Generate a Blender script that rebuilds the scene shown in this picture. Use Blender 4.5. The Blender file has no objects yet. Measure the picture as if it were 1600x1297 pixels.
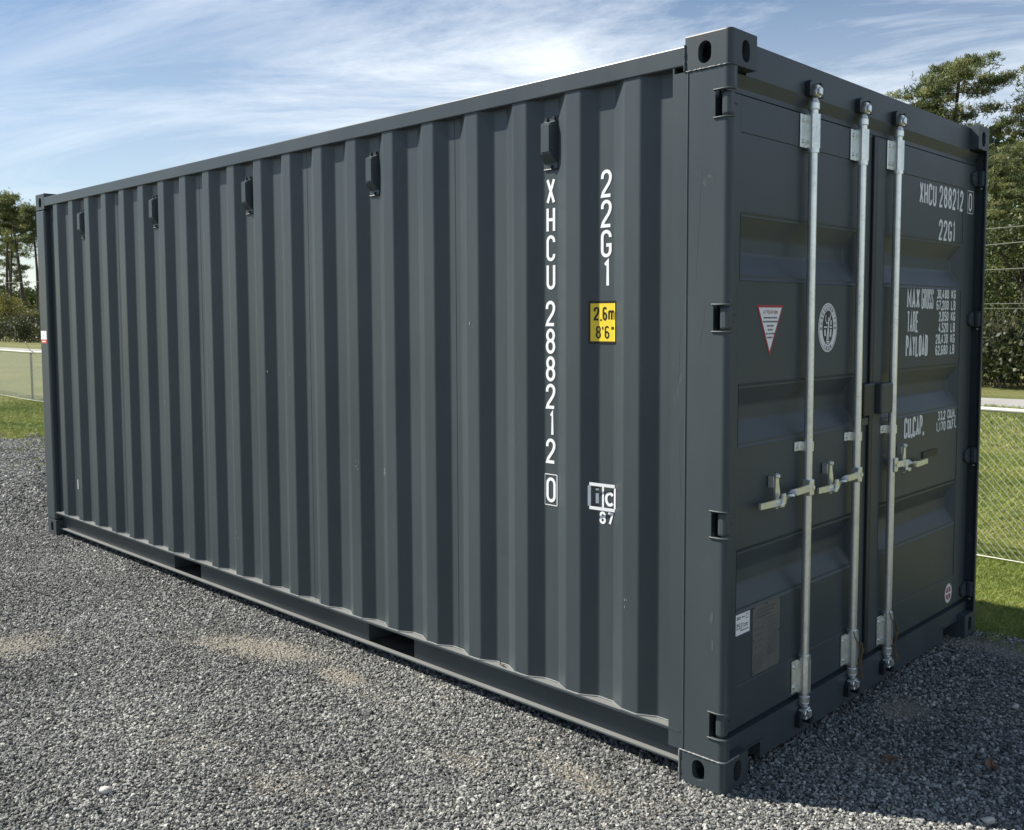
import bpy, bmesh, math, random
import numpy as np
from mathutils import Vector, Matrix
R = math.radians
random.seed(7)
scene = bpy.context.scene
C = scene.collection

# ------------------------------------------------------------------ camera
cam_d = bpy.data.cameras.new('camera')
cam = bpy.data.objects.new('camera', cam_d)
C.objects.link(cam)
CX, CY, CZ = 1.7334, -2.7987, 1.6459
yaw, pitch, roll = -0.76941, -0.070108, -0.004215
f = Vector((math.cos(pitch)*math.sin(yaw), math.cos(pitch)*math.cos(yaw), math.sin(pitch)))
r = Vector((math.cos(yaw), -math.sin(yaw), 0.0))
u = r.cross(f)
rr = r*math.cos(roll) + u*math.sin(roll)
uu = -r*math.sin(roll) + u*math.cos(roll)
mw = Matrix(((rr.x, uu.x, -f.x, CX), (rr.y, uu.y, -f.y, CY), (rr.z, uu.z, -f.z, CZ), (0, 0, 0, 1)))
cam.matrix_world = mw
cam_d.sensor_width = 36.0
cam_d.lens = 1513.55/1600*36.0
cam_d.shift_x = (800-807.17)/1600
cam_d.shift_y = (603.54-648.5)/1600
cam_d.clip_start = 0.05
cam_d.clip_end = 3000
scene.camera = cam

# ------------------------------------------------------------------ light
SUN_AZ = R(29.0)       # travel direction of the light, from +x towards +y
SUN_EL = R(46.0)
world = bpy.data.worlds.new("World")
scene.world = world
world.use_nodes = True
wn, wl = world.node_tree.nodes, world.node_tree.links
bg = wn['Background']
def N(nodes, t, **kw):
    n = nodes.new(t)
    for k, v in kw.items():
        setattr(n, k, v)
    return n
sky = N(wn, 'ShaderNodeTexSky', sky_type='NISHITA', sun_disc=False)
sky.sun_elevation = SUN_EL
# towards-sun vector = (-cos az, -sin az); nishita rotation is clockwise from +y
sx, sy = -math.cos(SUN_AZ), -math.sin(SUN_AZ)
sky.sun_rotation = math.atan2(sx, sy)
sky.air_density = 1.0; sky.dust_density = 0.35; sky.ozone_density = 2.2
tc = N(wn, 'ShaderNodeTexCoord')
sep = N(wn, 'ShaderNodeSeparateXYZ')
wl.new(tc.outputs['Generated'], sep.inputs[0])
zc = N(wn, 'ShaderNodeMath', operation='MAXIMUM'); zc.inputs[1].default_value = 0.0
wl.new(sep.outputs['Z'], zc.inputs[0])
za = N(wn, 'ShaderNodeMath', operation='ADD'); za.inputs[1].default_value = 0.16
wl.new(zc.outputs[0], za.inputs[0])
dx = N(wn, 'ShaderNodeMath', operation='DIVIDE'); dy = N(wn, 'ShaderNodeMath', operation='DIVIDE')
wl.new(sep.outputs['X'], dx.inputs[0]); wl.new(za.outputs[0], dx.inputs[1])
wl.new(sep.outputs['Y'], dy.inputs[0]); wl.new(za.outputs[0], dy.inputs[1])
cmb = N(wn, 'ShaderNodeCombineXYZ')
wl.new(dx.outputs[0], cmb.inputs['X']); wl.new(dy.outputs[0], cmb.inputs['Y'])
mp = N(wn, 'ShaderNodeMapping', vector_type='TEXTURE')
mp.inputs['Rotation'].default_value = (0, 0, R(38))
mp.inputs['Scale'].default_value = (2.1, 0.80, 1)
mp.inputs['Location'].default_value = (0.55, 0.9, 0)
wl.new(cmb.outputs[0], mp.inputs[0])
n1 = N(wn, 'ShaderNodeTexNoise'); n1.inputs['Scale'].default_value = 1.25; n1.inputs['Detail'].default_value = 12
n1.inputs['Roughness'].default_value = 0.67; n1.inputs['Distortion'].default_value = 0.9
wl.new(mp.outputs[0], n1.inputs['Vector'])
cr = N(wn, 'ShaderNodeValToRGB')
cr.color_ramp.elements[0].position = 0.435; cr.color_ramp.elements[0].color = (0, 0, 0, 1)
cr.color_ramp.elements[1].position = 0.68; cr.color_ramp.elements[1].color = (1, 1, 1, 1)
wl.new(n1.outputs['Fac'], cr.inputs[0])
# thin veil everywhere, a little stronger low down
vm = N(wn, 'ShaderNodeMapRange'); vm.inputs['From Min'].default_value = 0.0; vm.inputs['From Max'].default_value = 0.55
vm.inputs['To Min'].default_value = 0.60; vm.inputs['To Max'].default_value = 0.0
vm.inputs['From Max'].default_value = 0.32
wl.new(zc.outputs[0], vm.inputs['Value'])
mx0 = N(wn, 'ShaderNodeMath', operation='MULTIPLY_ADD'); mx0.inputs[1].default_value = 0.72
wl.new(cr.outputs[0], mx0.inputs[0]); wl.new(vm.outputs[0], mx0.inputs[2]); mx0.use_clamp = True
# cloud mask shaping ambient light: north, plus an added unseen east bank; clearer elsewhere
def mrange(src, a0, a1, b0, b1):
    q = N(wn, 'ShaderNodeMapRange'); q.inputs['From Min'].default_value = a0; q.inputs['From Max'].default_value = a1
    q.inputs['To Min'].default_value = b0; q.inputs['To Max'].default_value = b1; wl.new(src, q.inputs['Value']); return q.outputs[0]
nsum = N(wn, 'ShaderNodeMath', operation='MULTIPLY_ADD'); nsum.inputs[1].default_value = 0.75
wl.new(sep.outputs['X'], nsum.inputs[0]); wl.new(sep.outputs['Y'], nsum.inputs[2])
fside = mrange(nsum.outputs[0], -0.55, 0.05, 0.12, 1.0)
ftop = mrange(zc.outputs[0], 0.45, 0.85, 1.0, 0.35)
fm1 = N(wn, 'ShaderNodeMath', operation='MULTIPLY'); wl.new(fside, fm1.inputs[0]); wl.new(ftop, fm1.inputs[1])
fm2 = N(wn, 'ShaderNodeMath', operation='MULTIPLY'); wl.new(fm1.outputs[0], fm2.inputs[0]); wl.new(mx0.outputs[0], fm2.inputs[1])
mixc = N(wn, 'ShaderNodeMixRGB'); mixc.inputs['Color2'].default_value = (9.8, 10.4, 11.0, 1)
wl.new(fm2.outputs[0], mixc.inputs['Fac']); wl.new(sky.outputs[0], mixc.inputs['Color1'])
wl.new(mixc.outputs[0], bg.inputs['Color'])
bg.inputs['Strength'].default_value = 0.074

sd = bpy.data.lights.new('sun', 'SUN')
sd.energy = 5.0; sd.angle = R(0.53); sd.color = (1.0, 0.955, 0.88)
sun = bpy.data.objects.new('sun', sd); C.objects.link(sun)
dirv = Vector((math.cos(SUN_AZ)*math.cos(SUN_EL), math.sin(SUN_AZ)*math.cos(SUN_EL), -math.sin(SUN_EL)))
sun.rotation_euler = dirv.to_track_quat('-Z', 'Y').to_euler()
sun.location = (-6, -6, 12)
vs = scene.view_settings
vs.view_transform = 'Standard'; vs.look = 'None'; vs.exposure = 0.62; vs.gamma = 1.0
vs.use_curve_mapping = False

# ------------------------------------------------------------------ materials
def new_mat(name):
    m = bpy.data.materials.new(name); m.use_nodes = True
    nt = m.node_tree
    return m, nt.nodes, nt.links, nt.nodes['Principled BSDF']
def ramp(nodes, links, src, stops):
    c = nodes.new('ShaderNodeValToRGB')
    e = c.color_ramp.elements
    e[0].position, e[0].color = stops[0][0], (*stops[0][1], 1)
    e[1].position, e[1].color = stops[-1][0], (*stops[-1][1], 1)
    for p, col in stops[1:-1]:
        k = e.new(p); k.color = (*col, 1)
    links.new(src, c.inputs[0])
    return c
def noise(nodes, links, scale, detail=4, rough=0.5, vec=None, dist=0.0):
    n = nodes.new('ShaderNodeTexNoise')
    n.inputs['Scale'].default_value = scale; n.inputs['Detail'].default_value = detail
    n.inputs['Roughness'].default_value = rough; n.inputs['Distortion'].default_value = dist
    if vec is not None: links.new(vec, n.inputs['Vector'])
    return n
def bump(nodes, links, h, strength, dist, bsdf, prev=None):
    b = nodes.new('ShaderNodeBump')
    b.inputs['Strength'].default_value = strength; b.inputs['Distance'].default_value = dist
    links.new(h, b.inputs['Height'])
    if prev: links.new(prev.outputs[0], b.inputs['Normal'])
    links.new(b.outputs[0], bsdf.inputs['Normal'])
    return b
def paint(name, col, rough=0.34, scuff=0.0, rust=0.0):
    m, n, l, b = new_mat(name)
    tcn = n.new('ShaderNodeTexCoord')
    mpn = n.new('ShaderNodeMapping'); mpn.inputs['Scale'].default_value = (1, 1, 0.30)
    l.new(tcn.outputs['Object'], mpn.inputs[0])
    a = noise(n, l, 2.2, 5, 0.6, mpn.outputs[0])
    c1 = tuple(x*0.90 for x in col); c2 = tuple(x*1.12+0.002 for x in col)
    rp = ramp(n, l, a.outputs['Fac'], [(0.3, c1), (0.7, c2)])
    last = rp.outputs[0]
    # dust specks and drips on the paint
    d = noise(n, l, 60, 3, 0.7, mpn.outputs[0])
    dr = ramp(n, l, d.outputs['Fac'], [(0.66, (0, 0, 0)), (0.80, (0.35, 0.35, 0.35))])
    mixd = n.new('ShaderNodeMixRGB'); mixd.inputs['Color2'].default_value = (0.12, 0.13, 0.125, 1)
    l.new(dr.outputs[0], mixd.inputs['Fac']); l.new(last, mixd.inputs['Color1']); last = mixd.outputs[0]
    if scuff:
        s = noise(n, l, 7, 8, 0.75, mpn.outputs[0], 1.5)
        sr = ramp(n, l, s.outputs['Fac'], [(0.62, (0, 0, 0)), (0.72, (scuff,)*3)])
        mx = n.new('ShaderNodeMixRGB'); mx.inputs['Color2'].default_value = (0.20, 0.20, 0.19, 1)
        l.new(sr.outputs[0], mx.inputs['Fac']); l.new(last, mx.inputs['Color1']); last = mx.outputs[0]
    if rust:
        s = noise(n, l, 13, 6, 0.7, tcn.outputs['Object'], 0.8)
        sr = ramp(n, l, s.outputs['Fac'], [(0.60, (0, 0, 0)), (0.72, (rust,)*3)])
        mx = n.new('ShaderNodeMixRGB'); mx.inputs['Color2'].default_value = (0.19, 0.085, 0.04, 1)
        l.new(sr.outputs[0], mx.inputs['Fac']); l.new(last, mx.inputs['Color1']); last = mx.outputs[0]
    l.new(last, b.inputs['Base Color']); b.inputs['Specular IOR Level'].default_value = 0.38
    rr_ = ramp(n, l, a.outputs['Fac'], [(0.3, (rough-0.04,)*3), (0.7, (rough+0.07,)*3)])
    l.new(rr_.outputs[0], b.inputs['Roughness'])
    w = noise(n, l, 1.6, 2, 0.5, tcn.outputs['Object'])
    b1 = bump(n, l, w.outputs['Fac'], 0.35, 0.012, b)
    o = noise(n, l, 420, 2, 0.5, tcn.outputs['Object'])
    bump(n, l, o.outputs['Fac'], 0.10, 0.0006, b, b1)
    return m
GREY = (0.055, 0.069, 0.075)
M = {}
M['paint'] = paint('grey_paint', GREY, 0.36, scuff=0.10)
M['paint_post'] = paint('grey_paint_scuffed', GREY, 0.36, scuff=0.55)
M['paint_fit'] = paint('grey_paint_cast', tuple(x*0.95 for x in GREY), 0.45, scuff=0.4, rust=0.45)
M['paint_door'] = paint('grey_paint_door', GREY, 0.38, scuff=0.06)
M['lip'] = paint('lip_paint', (0.085, 0.10, 0.10), 0.4)
M['toplit'] = paint('toplit_dusty_paint', (0.19, 0.192, 0.18), 0.6, scuff=0.4)  # pale rail tops: brightness from above put into the colour, along with dust
M['weld'] = paint('weld_bead_paint', (0.20, 0.21, 0.205), 0.4)
def plain(name, col, rough=0.5, metal=0.0, var=0.12, scale=30, bmp=0.0):
    m, n, l, b = new_mat(name)
    tcn = n.new('ShaderNodeTexCoord')
    a = noise(n, l, scale, 5, 0.6, tcn.outputs['Object'])
    rp = ramp(n, l, a.outputs['Fac'], [(0.3, tuple(x*(1-var) for x in col)), (0.7, tuple(min(1, x*(1+var)) for x in col))])
    l.new(rp.outputs[0], b.inputs['Base Color'])
    b.inputs['Roughness'].default_value = rough; b.inputs['Metallic'].default_value = metal
    if bmp: bump(n, l, a.outputs['Fac'], 0.5, bmp, b)
    return m
M['white'] = plain('white_vinyl', (0.88, 0.89, 0.88), 0.45, var=0.03)
M['yellow'] = plain('yellow_vinyl', (0.88, 0.66, 0.04), 0.4, var=0.04)
M['black'] = plain('black_vinyl', (0.012, 0.010, 0.008), 0.4)
M['red'] = plain('red_vinyl', (0.42, 0.03, 0.045), 0.45)
M['red_orange'] = plain('orange_red_vinyl', (0.62, 0.09, 0.045), 0.45)
M['ink'] = plain('grey_ink', (0.10, 0.10, 0.115), 0.5)
M['rubber'] = plain('black_rubber', (0.010, 0.011, 0.013), 0.55)
M['dark'] = plain('dark_steel_paint', (0.020, 0.024, 0.028), 0.4)
M['plate'] = plain('aluminium_plate', (0.20, 0.20, 0.185), 0.42, 0.5, 0.1, 12)
M['wood'] = plain('pocket_steel_dirty', (0.055, 0.046, 0.036), 0.8, var=0.4, scale=14)
M['bark'] = plain('pine_bark', (0.085, 0.068, 0.055), 0.9, var=0.45, scale=6, bmp=0.03)
M['fence'] = plain('galvanised_wire', (0.70, 0.70, 0.60), 0.42, 0.25)
M['cable'] = plain('pale_cable', (0.15, 0.16, 0.12), 0.5)
M['leafdry'] = plain('dry_leaf', (0.17, 0.095, 0.055), 0.7, var=0.3, scale=60)
M['chip'] = plain('bare_primer', (0.30, 0.31, 0.29), 0.7, var=0.3, scale=200)
M['rope'] = plain('brown_cord', (0.12, 0.085, 0.04), 0.9, var=0.5, scale=90)
M['rock'] = plain('pale_rock', (0.52, 0.50, 0.45), 0.8, var=0.2, scale=40)
M['darkwood'] = plain('weathered_twig', (0.12, 0.10, 0.08), 0.9)
# galvanised steel with spangle
m, n, l, b = new_mat('galvanised_steel'); M['galv'] = m
tcn = n.new('ShaderNodeTexCoord'); v = n.new('ShaderNodeTexVoronoi'); v.inputs['Scale'].default_value = 90
l.new(tcn.outputs['Object'], v.inputs['Vector'])
a = noise(n, l, 9, 6, 0.7, tcn.outputs['Object'])
bw = n.new('ShaderNodeRGBToBW'); l.new(v.outputs['Color'], bw.inputs[0])
ad = n.new('ShaderNodeMath'); ad.operation = 'MULTIPLY_ADD'; ad.inputs[1].default_value = 0.25
l.new(bw.outputs[0], ad.inputs[0]); l.new(a.outputs['Fac'], ad.inputs[2])
rp = ramp(n, l, ad.outputs[0], [(0.35, (0.68, 0.70, 0.66)), (0.6, (0.86, 0.88, 0.82)), (0.85, (0.94, 0.95, 0.89))])
l.new(rp.outputs[0], b.inputs['Base Color']); b.inputs['Metallic'].default_value = 0.82
r2 = ramp(n, l, ad.outputs[0], [(0.35, (0.36,)*3), (0.85, (0.29,)*3)]); l.new(r2.outputs[0], b.inputs['Roughness'])
bump(n, l, a.outputs['Fac'], 0.06, 0.001, b)

# ------------------------------------------------------------------ helpers
def link(o, parent=None):
    C.objects.link(o)
    if parent is not None:
        o.parent = parent
        o.matrix_parent_inverse = parent_world(parent).inverted()
    return o
def parent_world(p):
    m = p.matrix_basis.copy()
    if p.parent: m = parent_world(p.parent) @ p.matrix_parent_inverse @ m
    return m
def obj(name, bm_or_mesh, mat, parent=None, smooth=False, label=None):
    if isinstance(bm_or_mesh, bmesh.types.BMesh):
        me = bpy.data.meshes.new(name); bm_or_mesh.to_mesh(me); bm_or_mesh.free()
    else:
        me = bm_or_mesh
    mats = mat if isinstance(mat, (list, tuple)) else [mat]
    if len(me.materials) == 0:
        for q in mats: me.materials.append(q)
    if smooth:
        me.polygons.foreach_set('use_smooth', [True]*len(me.polygons))
    o = bpy.data.objects.new(name, me)
    link(o, parent)
    if label: o['label'] = label
    return o
def tag(o, label, cat, group=None, kind=None):
    o['label'] = label
    if cat: o['category'] = cat
    if group: o['group'] = group
    if kind: o['kind'] = kind
    return o
def thing(name, loc, label, cat, group=None):
    o = bpy.data.objects.new(name, None); o.location = loc; o.empty_display_size = 0.2
    C.objects.link(o)
    return tag(o, label, cat, group)
def box(bm, x0, x1, y0, y1, z0, z1, mi=0, bev=0.0):
    vs_ = [bm.verts.new((x, y, z)) for x in (x0, x1) for y in (y0, y1) for z in (z0, z1)]
    idx = [(0, 1, 3, 2), (4, 6, 7, 5), (0, 4, 5, 1), (2, 3, 7, 6), (0, 2, 6, 4), (1, 5, 7, 3)]
    fs = []
    for i in idx:
        fc = bm.faces.new([vs_[j] for j in i]); fc.material_index = mi; fs.append(fc)
    if bev > 0:
        es = set(e for fc in fs for e in fc.edges)
        bmesh.ops.bevel(bm, geom=list(es), offset=bev, segments=2, affect='EDGES', profile=0.5)
    return vs_
def tube(bm, pts, rad, n=10, mi=0, cap=True):
    pts = [Vector(p) for p in pts]
    rads = rad if isinstance(rad, (list, tuple)) else [rad]*len(pts)
    rings = []
    ref = Vector((0, 0, 1))
    t0 = (pts[1]-pts[0]).normalized()
    if abs(t0.dot(ref)) > 0.9: ref = Vector((1, 0, 0))
    nx = t0.cross(ref).normalized()
    for i, p in enumerate(pts):
        if i == 0: t = t0
        elif i == len(pts)-1: t = (pts[i]-pts[i-1]).normalized()
        else: t = ((pts[i+1]-pts[i]).normalized()+(pts[i]-pts[i-1]).normalized()).normalized()
        nx = (nx - t*nx.dot(t)).normalized(); ny = t.cross(nx)
        rings.append([bm.verts.new(p+(nx*math.cos(2*math.pi*k/n)+ny*math.sin(2*math.pi*k/n))*rads[i]) for k in range(n)])
    for a_, b_ in zip(rings, rings[1:]):
        for k in range(n):
            fc = bm.faces.new((a_[k], a_[(k+1) % n], b_[(k+1) % n], b_[k])); fc.material_index = mi; fc.smooth = n > 5
    if cap:
        fc = bm.faces.new(list(reversed(rings[0]))); fc.material_index = mi
        fc = bm.faces.new(rings[-1]); fc.material_index = mi
        for rg in (rings[0], rings[-1]):
            for k in range(n):
                e = bm.edges.get((rg[k], rg[(k+1) % n]))
                if e: e.smooth = False
def prism(bm, pts, vec, mi=0):
    """closed 3-D polygon extruded by vec"""
    a_ = [bm.verts.new(p) for p in pts]; b_ = [bm.verts.new(Vector(p)+Vector(vec)) for p in pts]
    k = len(pts)
    fs = [bm.faces.new(a_), bm.faces.new(list(reversed(b_)))]
    for i in range(k):
        fs.append(bm.faces.new((a_[i], b_[i], b_[(i+1) % k], a_[(i+1) % k])))
    for q in fs: q.material_index = mi
    bmesh.ops.recalc_face_normals(bm, faces=fs)
def BM(): return bmesh.new()
def stadium(cx, cy, w, h, n=8):
    """vertical stadium outline in 2-D"""
    rad = w/2; pts = []
    for i in range(n+1):
        t = math.pi*i/n; pts.append((cx+rad*math.cos(t), cy+h/2-rad+rad*math.sin(t)))
    for i in range(n+1):
        t = math.pi+math.pi*i/n; pts.append((cx+rad*math.cos(t), cy-h/2+rad+rad*math.sin(t)))
    return pts
def boolean(bm, cutters):
    me = bpy.data.meshes.new('tmp'); bm.to_mesh(me); bm.free()
    o = bpy.data.objects.new('tmp', me); C.objects.link(o)
    tmp = []
    for cb in cutters:
        cm = bpy.data.meshes.new('tmpc'); cb.to_mesh(cm); cb.free()
        co = bpy.data.objects.new('tmpc', cm); C.objects.link(co); tmp.append(co)
        md = o.modifiers.new('b', 'BOOLEAN'); md.operation = 'DIFFERENCE'; md.object = co; md.solver = 'EXACT'
    dg = bpy.context.evaluated_depsgraph_get(); dg.update()
    res = bpy.data.meshes.new_from_object(o.evaluated_get(dg))
    bpy.data.objects.remove(o)
    for t_ in tmp:
        bpy.data.objects.remove(t_)
    res.materials.clear()
    return res

# ------------------------------------------------------------------ stroke lettering
def arc(cx, cy, rx, ry, a0, a1, n=9):
    return [(cx+rx*math.cos(R(a0+(a1-a0)*i/n)), cy+ry*math.sin(R(a0+(a1-a0)*i/n))) for i in range(n+1)]
def glyph(ch, w, h):
    """centre-line strokes (points, closed) inside a w x h box"""
    q = w/2; ry = min(q*1.05, h*0.24)
    top = lambda a0, a1: arc(q, h-ry, q, ry, a0, a1)
    bot = lambda a0, a1: arc(q, ry, q, ry, a0, a1)
    if ch in '0O': return [(top(0, 180)+bot(180, 360), True)]
    if ch == 'U': return [([(0, h)]+bot(180, 360)+[(w, h)], False)]
    if ch == 'C': return [([(w, h*0.76)]+top(0, 180)+bot(180, 360)+[(w, h*0.24)], False)]
    if ch == 'G': return [([(w, h*0.76)]+top(0, 180)+bot(180, 360)+[(w, h*0.44), (q*1.02, h*0.44)], False)]
    if ch == 'D': return [([(0, 0), (0, h), (w*0.45, h)]+arc(w*.45, h-ry, w*.55, ry, 80, 0, 6)+arc(w*.45, ry, w*.55, ry, 0, -80, 6)+[(w*0.45, 0)], True)]
    if ch == '2': return [([(0, h*0.70)]+top(180, 0)+[(w*0.97, h*0.66), (w*0.80, h*0.50), (w*0.12, h*0.14), (0, 0), (w, 0)], False)]
    if ch == '1': return [([(w*0.22, h*0.86), (w*0.62, h), (w*0.62, 0)], False)]
    if ch == '7': return [([(0, h), (w, h), (w*0.35, 0)], False)]
    if ch == '4': return [([(w*0.62, h), (0, h*0.27), (w, h*0.27)], False), ([(w*0.72, h*0.5), (w*0.72, 0)], False)]
    r2 = min(q, h*0.25)
    if ch == '8': return [(arc(q, h-h*0.24, q*0.92, h*0.24, 0, 350, 20), True), (arc(q, h*0.265, q, h*0.265, 0, 350, 20), True)]
    if ch == '3': return [(arc(q, h*0.76, q, h*0.24, 150, -80, 12), False), (arc(q, h*0.265, q, h*0.265, 85, -150, 12), False)]
    if ch == '6': return [([(w*0.9, h*0.86)]+arc(q, h-ry, q, ry, 60, 180, 6)+[(0, h*0.3)], False), (arc(q, h*0.27, q, h*0.27, 0, 350, 20), True)]
    if ch == '9': return [([(w*0.1, h*0.14)]+arc(q, ry, q, ry, 240, 360, 6)+[(w, h*0.7)], False), (arc(q, h*0.73, q, h*0.27, 0, 350, 20), True)]
    if ch == '5': return [([(w, h), (w*0.08, h), (0, h*0.55)], False), (arc(q, h*0.3, q, h*0.3, 145, -150, 14), False)]
    if ch == 'S': return [([(w, h*0.72)]+arc(q, h-ry, q, ry, 0, 180, 8)+[(0, h*.66), (w*0.2, h*0.56), (w*0.8, h*0.44), (w, h*.34)]+arc(q, ry, q, ry, 0, -180, 8)+[(0, h*0.28)], False)]
    if ch == 'X': return [([(0, 0), (w, h)], False), ([(0, h), (w, 0)], False)]
    if ch == 'H': return [([(0, 0), (0, h)], False), ([(w, 0), (w, h)], False), ([(0, h/2), (w, h/2)], False)]
    if ch == 'M': return [([(0, 0), (0, h), (q, h*0.25), (w, h), (w, 0)], False)]
    if ch == 'N': return [([(0, 0), (0, h), (w, 0), (w, h)], False)]
    if ch == 'A': return [([(0, 0), (q, h), (w, 0)], False), ([(w*0.15, h*0.27), (w*0.85, h*0.27)], False)]
    if ch == 'V': return [([(0, h), (q, 0), (w, h)], False)]
    if ch == 'T': return [([(0, h), (w, h)], False), ([(q, h), (q, 0)], False)]
    if ch == 'E': return [([(w, h), (0, h), (0, 0), (w, 0)], False), ([(0, h*0.52), (w*0.85, h*0.52)], False)]
    if ch == 'F': return [([(w, h), (0, h), (0, 0)], False), ([(0, h*0.52), (w*0.85, h*0.52)], False)]
    if ch == 'L': return [([(0, h), (0, 0), (w, 0)], False)]
    if ch == 'I': return [([(q, 0), (q, h)], False)]
    if ch == 'K': return [([(0, 0), (0, h)], False), ([(w, h), (0, h*0.38)], False), ([(w*0.3, h*0.55), (w, 0)], False)]
    if ch == 'Y': return [([(0, h), (q, h*0.48), (w, h)], False), ([(q, h*0.48), (q, 0)], False)]
    if ch == 'P': return [([(0, 0), (0, h), (w*0.5, h)]+arc(w*.5, h*0.73, w*.5, h*0.27, 80, -80, 8)+[(0, h*0.46)], False)]
    if ch == 'B': return [([(0, 0), (0, h), (w*0.45, h)]+arc(w*.45, h*0.76, w*.5, h*0.24, 80, -80, 8)+[(0, h*0.52)], False), ([(0, h*.52), (w*.45, h*.52)]+arc(w*.45, h*0.26, w*.55, h*0.26, 80, -80, 8)+[(0, 0)], False)]
    if ch == 'R': return [([(0, 0), (0, h), (w*0.5, h)]+arc(w*.5, h*0.75, w*.5, h*0.25, 80, -80, 8)+[(0, h*0.5)], False), ([(w*0.45, h*0.5), (w, 0)], False)]
    if ch == '.': return [([(q-w*.01, 0), (q+w*.01, h*0.02)], False)]
    if ch == ',': return [([(q, h*0.04), (q-w*0.1, -h*0.13)], False)]
    if ch == "'": return [([(q, h), (q, h*0.74)], False)]
    if ch == '"': return [([(w*.25, h), (w*.25, h*0.74)], False), ([(w*.75, h), (w*.75, h*0.74)], False)]
    if ch == 'm': return [([(0, 0), (0, h*.7)], False), ([(0, h*.5)]+arc(w*.25, h*.55, w*.25, h*.16, 180, 0, 6)+[(w*.5, 0)], False), ([(w*.5, h*.5)]+arc(w*.75, h*.55, w*.25, h*.16, 180, 0, 6)+[(w, 0)], False)]
    if ch == 'i': return [([(q, 0), (q, h*.68)], False), ([(q, h*.88), (q, h)], False)]
    if ch == 'c': return [(arc(q, h*.35, q, h*.35, 40, 320, 14), False)]
    return []
def ribbon(bm, pts, closed, s, fmap, off, mi=0):
    P = [Vector((p[0], p[1])) for p in pts]
    Q = [P[0]]
    for p in P[1:]:
        if (p-Q[-1]).length > 1e-6: Q.append(p)
    P = Q; n_ = len(P); L, Rr = [], []
    for i in range(n_):
        a_ = P[i-1] if (i > 0 or closed) else None
        c_ = P[(i+1) % n_] if (i < n_-1 or closed) else None
        t1 = (P[i]-a_).normalized() if a_ is not None else None
        t2 = (c_-P[i]).normalized() if c_ is not None else None
        if t1 is None: t1 = t2
        if t2 is None: t2 = t1
        n1_ = Vector((-t1.y, t1.x)); n2_ = Vector((-t2.y, t2.x))
        m_ = n1_+n2_
        if m_.length < 1e-4: m_ = n1_
        m_.normalize(); k = 1/max(0.45, m_.dot(n1_))
        L.append(P[i]+m_*k*s/2); Rr.append(P[i]-m_*k*s/2)
    VL = [bm.verts.new(fmap(p.x, p.y, off)) for p in L]; VR = [bm.verts.new(fmap(p.x, p.y, off)) for p in Rr]
    for i in range(n_ if closed else n_-1):
        j = (i+1) % n_
        fc = bm.faces.new((VR[i], VR[j], VL[j], VL[i])); fc.material_index = mi
def text(bm, s, x0, x1, zb, zt, stroke, fmap, off=0.0, gap=0.28, mi=0):
    """s laid between x0 and x1, zb to zt"""
    units = sum({' ': 0.55, '.': 0.3, ',': 0.3, "'": 0.35, '1': 0.7, 'I': 0.4, 'M': 1.2, 'm': 1.5, 'i': 0.4}.get(c, 1.0) for c in s)+gap*(len(s)-1)
    k = (x1-x0)/units; x = x0
    for c in s:
        cw = {' ': 0.55, '.': 0.3, ',': 0.3, "'": 0.35, '1': 0.7, 'I': 0.4, 'M': 1.2, 'm': 1.5, 'i': 0.4}.get(c, 1.0)*k
        w = max(cw-stroke, 0.0005); h = (zt-zb)-stroke
        gl_ = glyph(c, w, h)
        if c == '.': gl_ = [([(w/2-stroke*0.6, 0), (w/2+stroke*0.6, 0)], False)]
        for i, (pts, cl) in enumerate(gl_):
            p2 = [(x+stroke/2+a_, zb+stroke/2+b_) for a_, b_ in pts]
            ribbon(bm, p2, cl, stroke if c != '.' else stroke*1.3, fmap, off+i*0.00025, mi)
        x += cw+gap*k
def frame_rect(bm, x0, x1, z0, z1, t, fmap, off=0.0, mi=0):
    for k, pts in enumerate(([(x0, z0), (x1, z0)], [(x0, z1), (x1, z1)])):
        ribbon(bm, pts, False, t, fmap, off, mi)
    for pts in ([(x0, z0+t/2), (x0, z1-t/2)], [(x1, z0+t/2), (x1, z1-t/2)]):
        ribbon(bm, [(pts[0][0], pts[0][1]), (pts[1][0], pts[1][1])], False, t, fmap, off+0.0002, mi)
def quad(bm, x0, x1, z0, z1, fmap, off=0.0, mi=0, cuts=()):
    xs = [x0]+[c for c in cuts if x0 < c < x1]+[x1]
    for a_, b_ in zip(xs, xs[1:]):
        fc = bm.faces.new([bm.verts.new(fmap(*p, off)) for p in ((a_, z0), (b_, z0), (b_, z1), (a_, z1))]); fc.material_index = mi
def poly2(bm, pts, fmap, off=0.0, mi=0):
    fc = bm.faces.new([bm.verts.new(fmap(p[0], p[1], off)) for p in pts]); fc.material_index = mi

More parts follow.
